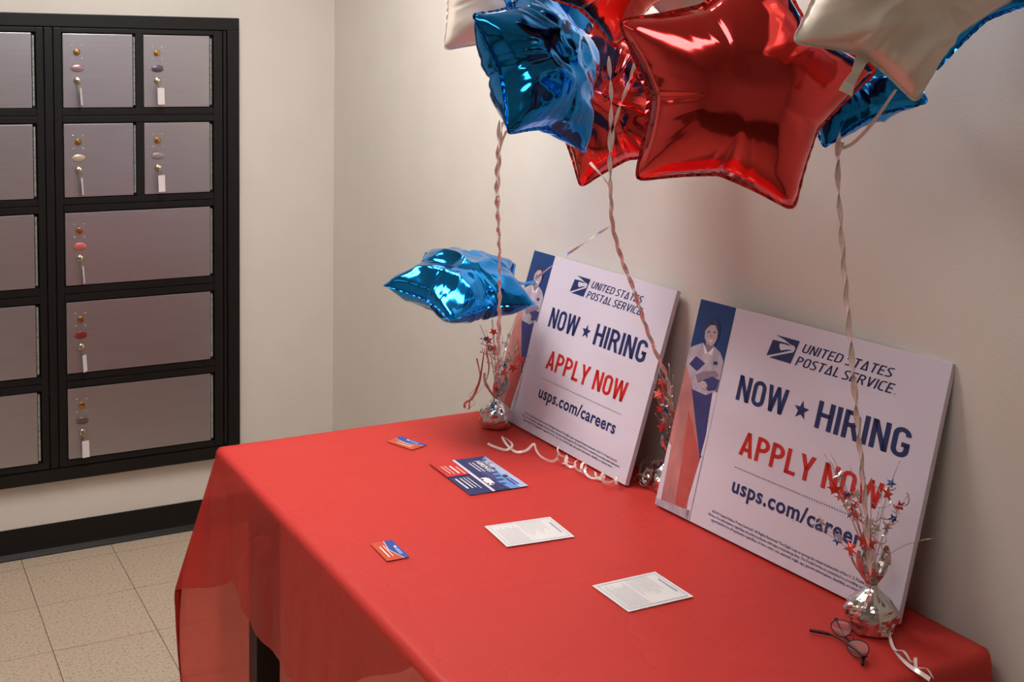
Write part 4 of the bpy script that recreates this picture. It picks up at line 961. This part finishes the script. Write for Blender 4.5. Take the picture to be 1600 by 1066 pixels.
ribbon('ribbon_strand', catmull([(-0.1337, -2.0708, 0.8159), (-0.1297, -2.0710, 0.8250), (-0.1244, -2.0769, 0.8323), (-0.1188, -2.0862, 0.8339), (-0.1142, -2.0940, 0.8287), (-0.1118, -2.0961, 0.8191), (-0.1118, -2.0912, 0.8101), (-0.1134, -2.0823, 0.8055), (-0.1153, -2.0741, 0.8063), (-0.1164, -2.0700, 0.8105), (-0.1162, -2.0706, 0.8148), (-0.1150, -2.0741, 0.8173), (-0.1132, -2.0784, 0.8177), (-0.1114, -2.0824, 0.8167), (-0.1097, -2.0856, 0.8144), (-0.1083, -2.0868, 0.8110), (-0.1072, -2.0847, 0.8073), (-0.1063, -2.0786, 0.8052), (-0.1048, -2.0699, 0.8074), (-0.1023, -2.0626, 0.8147), (-0.0983, -2.0608, 0.8247), (-0.0929, -2.0660, 0.8331), (-0.0873, -2.0755, 0.8354), (-0.0828, -2.0843, 0.8307), (-0.0804, -2.0879, 0.8214), (-0.0800, -2.0855, 0.8122), (-0.0809, -2.0792, 0.8065), (-0.0819, -2.0727, 0.8053), (-0.0824, -2.0685, 0.8072), (-0.0821, -2.0669, 0.8105), (-0.0813, -2.0676, 0.8142), (-0.0802, -2.0704, 0.8178), (-0.0790, -2.0751, 0.8204), (-0.0776, -2.0808, 0.8204), (-0.0764, -2.0850, 0.8169), (-0.0753, -2.0846, 0.8110), (-0.0744, -2.0781, 0.8061), (-0.0730, -2.0677, 0.8058), (-0.0705, -2.0581, 0.8113), (-0.0667, -2.0542, 0.8203)], 5), 0.0040, M_ribsilver, t, twist=5, phase=0)
ribbon('ribbon_strand', catmull([(-0.1009, -2.0714, 0.8420), (-0.0947, -2.0798, 0.8292), (-0.0946, -2.0768, 0.8141), (-0.0987, -2.0660, 0.8058), (-0.1030, -2.0559, 0.8067), (-0.1048, -2.0519, 0.8127), (-0.1037, -2.0543, 0.8183), (-0.1010, -2.0600, 0.8210), (-0.0977, -2.0662, 0.8200), (-0.0950, -2.0704, 0.8158), (-0.0936, -2.0695, 0.8096), (-0.0937, -2.0615, 0.8053), (-0.0940, -2.0487, 0.8084), (-0.0918, -2.0390, 0.8205), (-0.0849, -2.0399, 0.8358), (-0.0744, -2.0515, 0.8442), (-0.0645, -2.0651, 0.8395), (-0.0597, -2.0702, 0.8247), (-0.0614, -2.0630, 0.8104), (-0.0669, -2.0496, 0.8052), (-0.0717, -2.0396, 0.8098), (-0.0730, -2.0383, 0.8179), (-0.0709, -2.0440, 0.8228), (-0.0673, -2.0513, 0.8224), (-0.0639, -2.0564, 0.8180), (-0.0614, -2.0576, 0.8121), (-0.0603, -2.0540, 0.8069), (-0.0602, -2.0454, 0.8054), (-0.0596, -2.0351, 0.8110), (-0.0562, -2.0293, 0.8234), (-0.0485, -2.0335, 0.8366), (-0.0381, -2.0458, 0.8416), (-0.0293, -2.0572, 0.8341), (-0.0262, -2.0581, 0.8190), (-0.0296, -2.0471, 0.8072), (-0.0361, -2.0321, 0.8063), (-0.0408, -2.0236, 0.8148), (-0.0412, -2.0259, 0.8245), (-0.0380, -2.0349, 0.8280), (-0.0337, -2.0434, 0.8242)], 5), 0.0040, M_ribsilver, t, twist=5, phase=1)
ribbon('ribbon_strand', catmull([(-0.0917, -2.0638, 0.8080), (-0.0927, -2.0527, 0.8055), (-0.0938, -2.0454, 0.8116), (-0.0951, -2.0462, 0.8215), (-0.0964, -2.0557, 0.8287), (-0.0976, -2.0684, 0.8269), (-0.0977, -2.0727, 0.8157), (-0.0957, -2.0604, 0.8057), (-0.0910, -2.0394, 0.8108), (-0.0839, -2.0297, 0.8316), (-0.0762, -2.0431, 0.8510), (-0.0700, -2.0680, 0.8506), (-0.0671, -2.0808, 0.8308), (-0.0678, -2.0707, 0.8104), (-0.0709, -2.0500, 0.8058), (-0.0744, -2.0385, 0.8158), (-0.0768, -2.0431, 0.8266), (-0.0774, -2.0555, 0.8281), (-0.0767, -2.0647, 0.8210), (-0.0752, -2.0654, 0.8114), (-0.0730, -2.0579, 0.8055), (-0.0698, -2.0465, 0.8083), (-0.0653, -2.0398, 0.8211), (-0.0595, -2.0468, 0.8366), (-0.0535, -2.0653, 0.8414), (-0.0491, -2.0790, 0.8292), (-0.0479, -2.0720, 0.8109), (-0.0502, -2.0483, 0.8060), (-0.0549, -2.0300, 0.8211), (-0.0596, -2.0343, 0.8416), (-0.0624, -2.0555, 0.8476), (-0.0624, -2.0725, 0.8344), (-0.0597, -2.0718, 0.8154), (-0.0555, -2.0586, 0.8056), (-0.0509, -2.0466, 0.8082), (-0.0465, -2.0439, 0.8167), (-0.0426, -2.0501, 0.8236), (-0.0389, -2.0604, 0.8246), (-0.0357, -2.0680, 0.8183), (-0.0338, -2.0651, 0.8086)], 5), 0.0040, M_ribsilver, t, twist=5, phase=2)
t = tag(empty('curling_ribbon', (0, 0, 0)), 'crimped pearl ribbon trailing from the near balloon weight to the table edge', 'ribbon', 'curled ribbons on the cloth')
ribbon('ribbon_strand', catmull([(-0.1491, -2.7394, 0.8557), (-0.1723, -2.7459, 0.8357), (-0.1806, -2.7626, 0.8177), (-0.1818, -2.7799, 0.8097), (-0.1696, -2.7948, 0.8097), (-0.1810, -2.8101, 0.8087), (-0.1996, -2.8393, 0.8077), (-0.2119, -2.8719, 0.8077), (-0.2142, -2.8976, 0.8077), (-0.2165, -2.9147, 0.8077)], 8), 0.0065, M_ribbon, t, twist=18)
ribbon('ribbon_strand', catmull([(-0.1374, -2.7618, 0.8357), (-0.1466, -2.7738, 0.8157), (-0.1735, -2.8021, 0.8097), (-0.1952, -2.8302, 0.8097), (-0.1935, -2.8459, 0.8137), (-0.2035, -2.8694, 0.8097), (-0.1965, -2.8701, 0.8157), (-0.2089, -2.8836, 0.8097), (-0.1993, -2.8942, 0.8107), (-0.2091, -2.9141, 0.8077)], 8), 0.0050, M_ribbon, t, twist=-14)
#RIBBONS_END

# ------------------------------------------------------------------ eyeglasses
def eyeglasses():
    t = tag(empty('eyeglasses', (-0.235, -2.785, TZ+0.0025)), 'folded dark framed eyeglasses lying near the table corner', 'eyeglasses')
    ax = Vector((-0.030, -0.0660, 0)).normalized(); ou = Vector((ax.y, -ax.x, 0))       # ou points to the front of the table
    lie = (ou*-0.90+Vector((0, 0, 0.42))).normalized()
    c1 = Vector((0.014, 0.040, 0.0085)); c2 = c1+ax*0.066
    for c in (c1, c2):
        rim = []
        for k in range(28):
            a = 2*math.pi*k/28; q = c+ax*0.0255*math.cos(a)+lie*(0.0150*math.sin(a)-(0.0015*math.cos(2*a)))
            rim.append(q)
        tube('rim', rim, 0.0010, M_gframe, t, 6, True)
        V = [c+lie.cross(ax)*0.0008] + [c+(q-c)*0.97 for q in rim]; Fc = [(0, 1+k, 1+(k+1) % 28) for k in range(28)]
        pyobj('lens', V, Fc, M_lens, t, True)
    tube('bridge', catmull([c1+ax*0.0245+lie*0.004, (c1+c2)/2+lie*0.009+ou*0.002, c2-ax*0.0245+lie*0.004], 6), 0.0011, M_gframe, t)
    h1 = c1-ax*0.027+lie*0.006; h2 = c2+ax*0.027+lie*0.004
    tube('hinge', [c1-ax*0.0245+lie*0.004, h1, h1+ou*0.006], 0.0016, M_gframe, t)
    tube('hinge', [c2+ax*0.0245+lie*0.004, h2, h2+ou*0.008], 0.0016, M_gframe, t)
    g = lambda x, y, zz: Vector((x+0.235, y+2.785, zz))
    tube('temple_arm', catmull([h2+ou*0.008, g(-0.2570, -2.826, 0.0065), g(-0.2480, -2.785, 0.006), g(-0.2480, -2.750, 0.0055), g(-0.2660, -2.722, 0.004)], 8), [0.0016]*25+[0.0028]*8, M_gframe, t, 8)
    tube('temple_arm', catmull([h1+ou*0.004, g(-0.2280, -2.760, 0.0035), g(-0.2500, -2.815, 0.0035), g(-0.2730, -2.838, 0.004)], 8), [0.0015]*17+[0.0026]*8, M_gframe, t, 8)
    return t
eyeglasses()

# ------------------------------------------------------------------ put the origin of each ribbon and of the mailbox bank at its own base
for o in [q for q in COL.objects if q.type == 'EMPTY' and q.parent is None and q.location.length < 1e-6 and 'category' in q.keys()]:
    pts = [ch.matrix_basis @ Vector(c) for ch in o.children if ch.type == 'MESH' for c in ch.bound_box]
    lo = [min(p[i] for p in pts) for i in range(3)]; hi = [max(p[i] for p in pts) for i in range(3)]
    base = Vector(((lo[0]+hi[0])/2, (lo[1]+hi[1])/2, lo[2])); o.location = base
    for ch in o.children: ch.location = ch.location-base
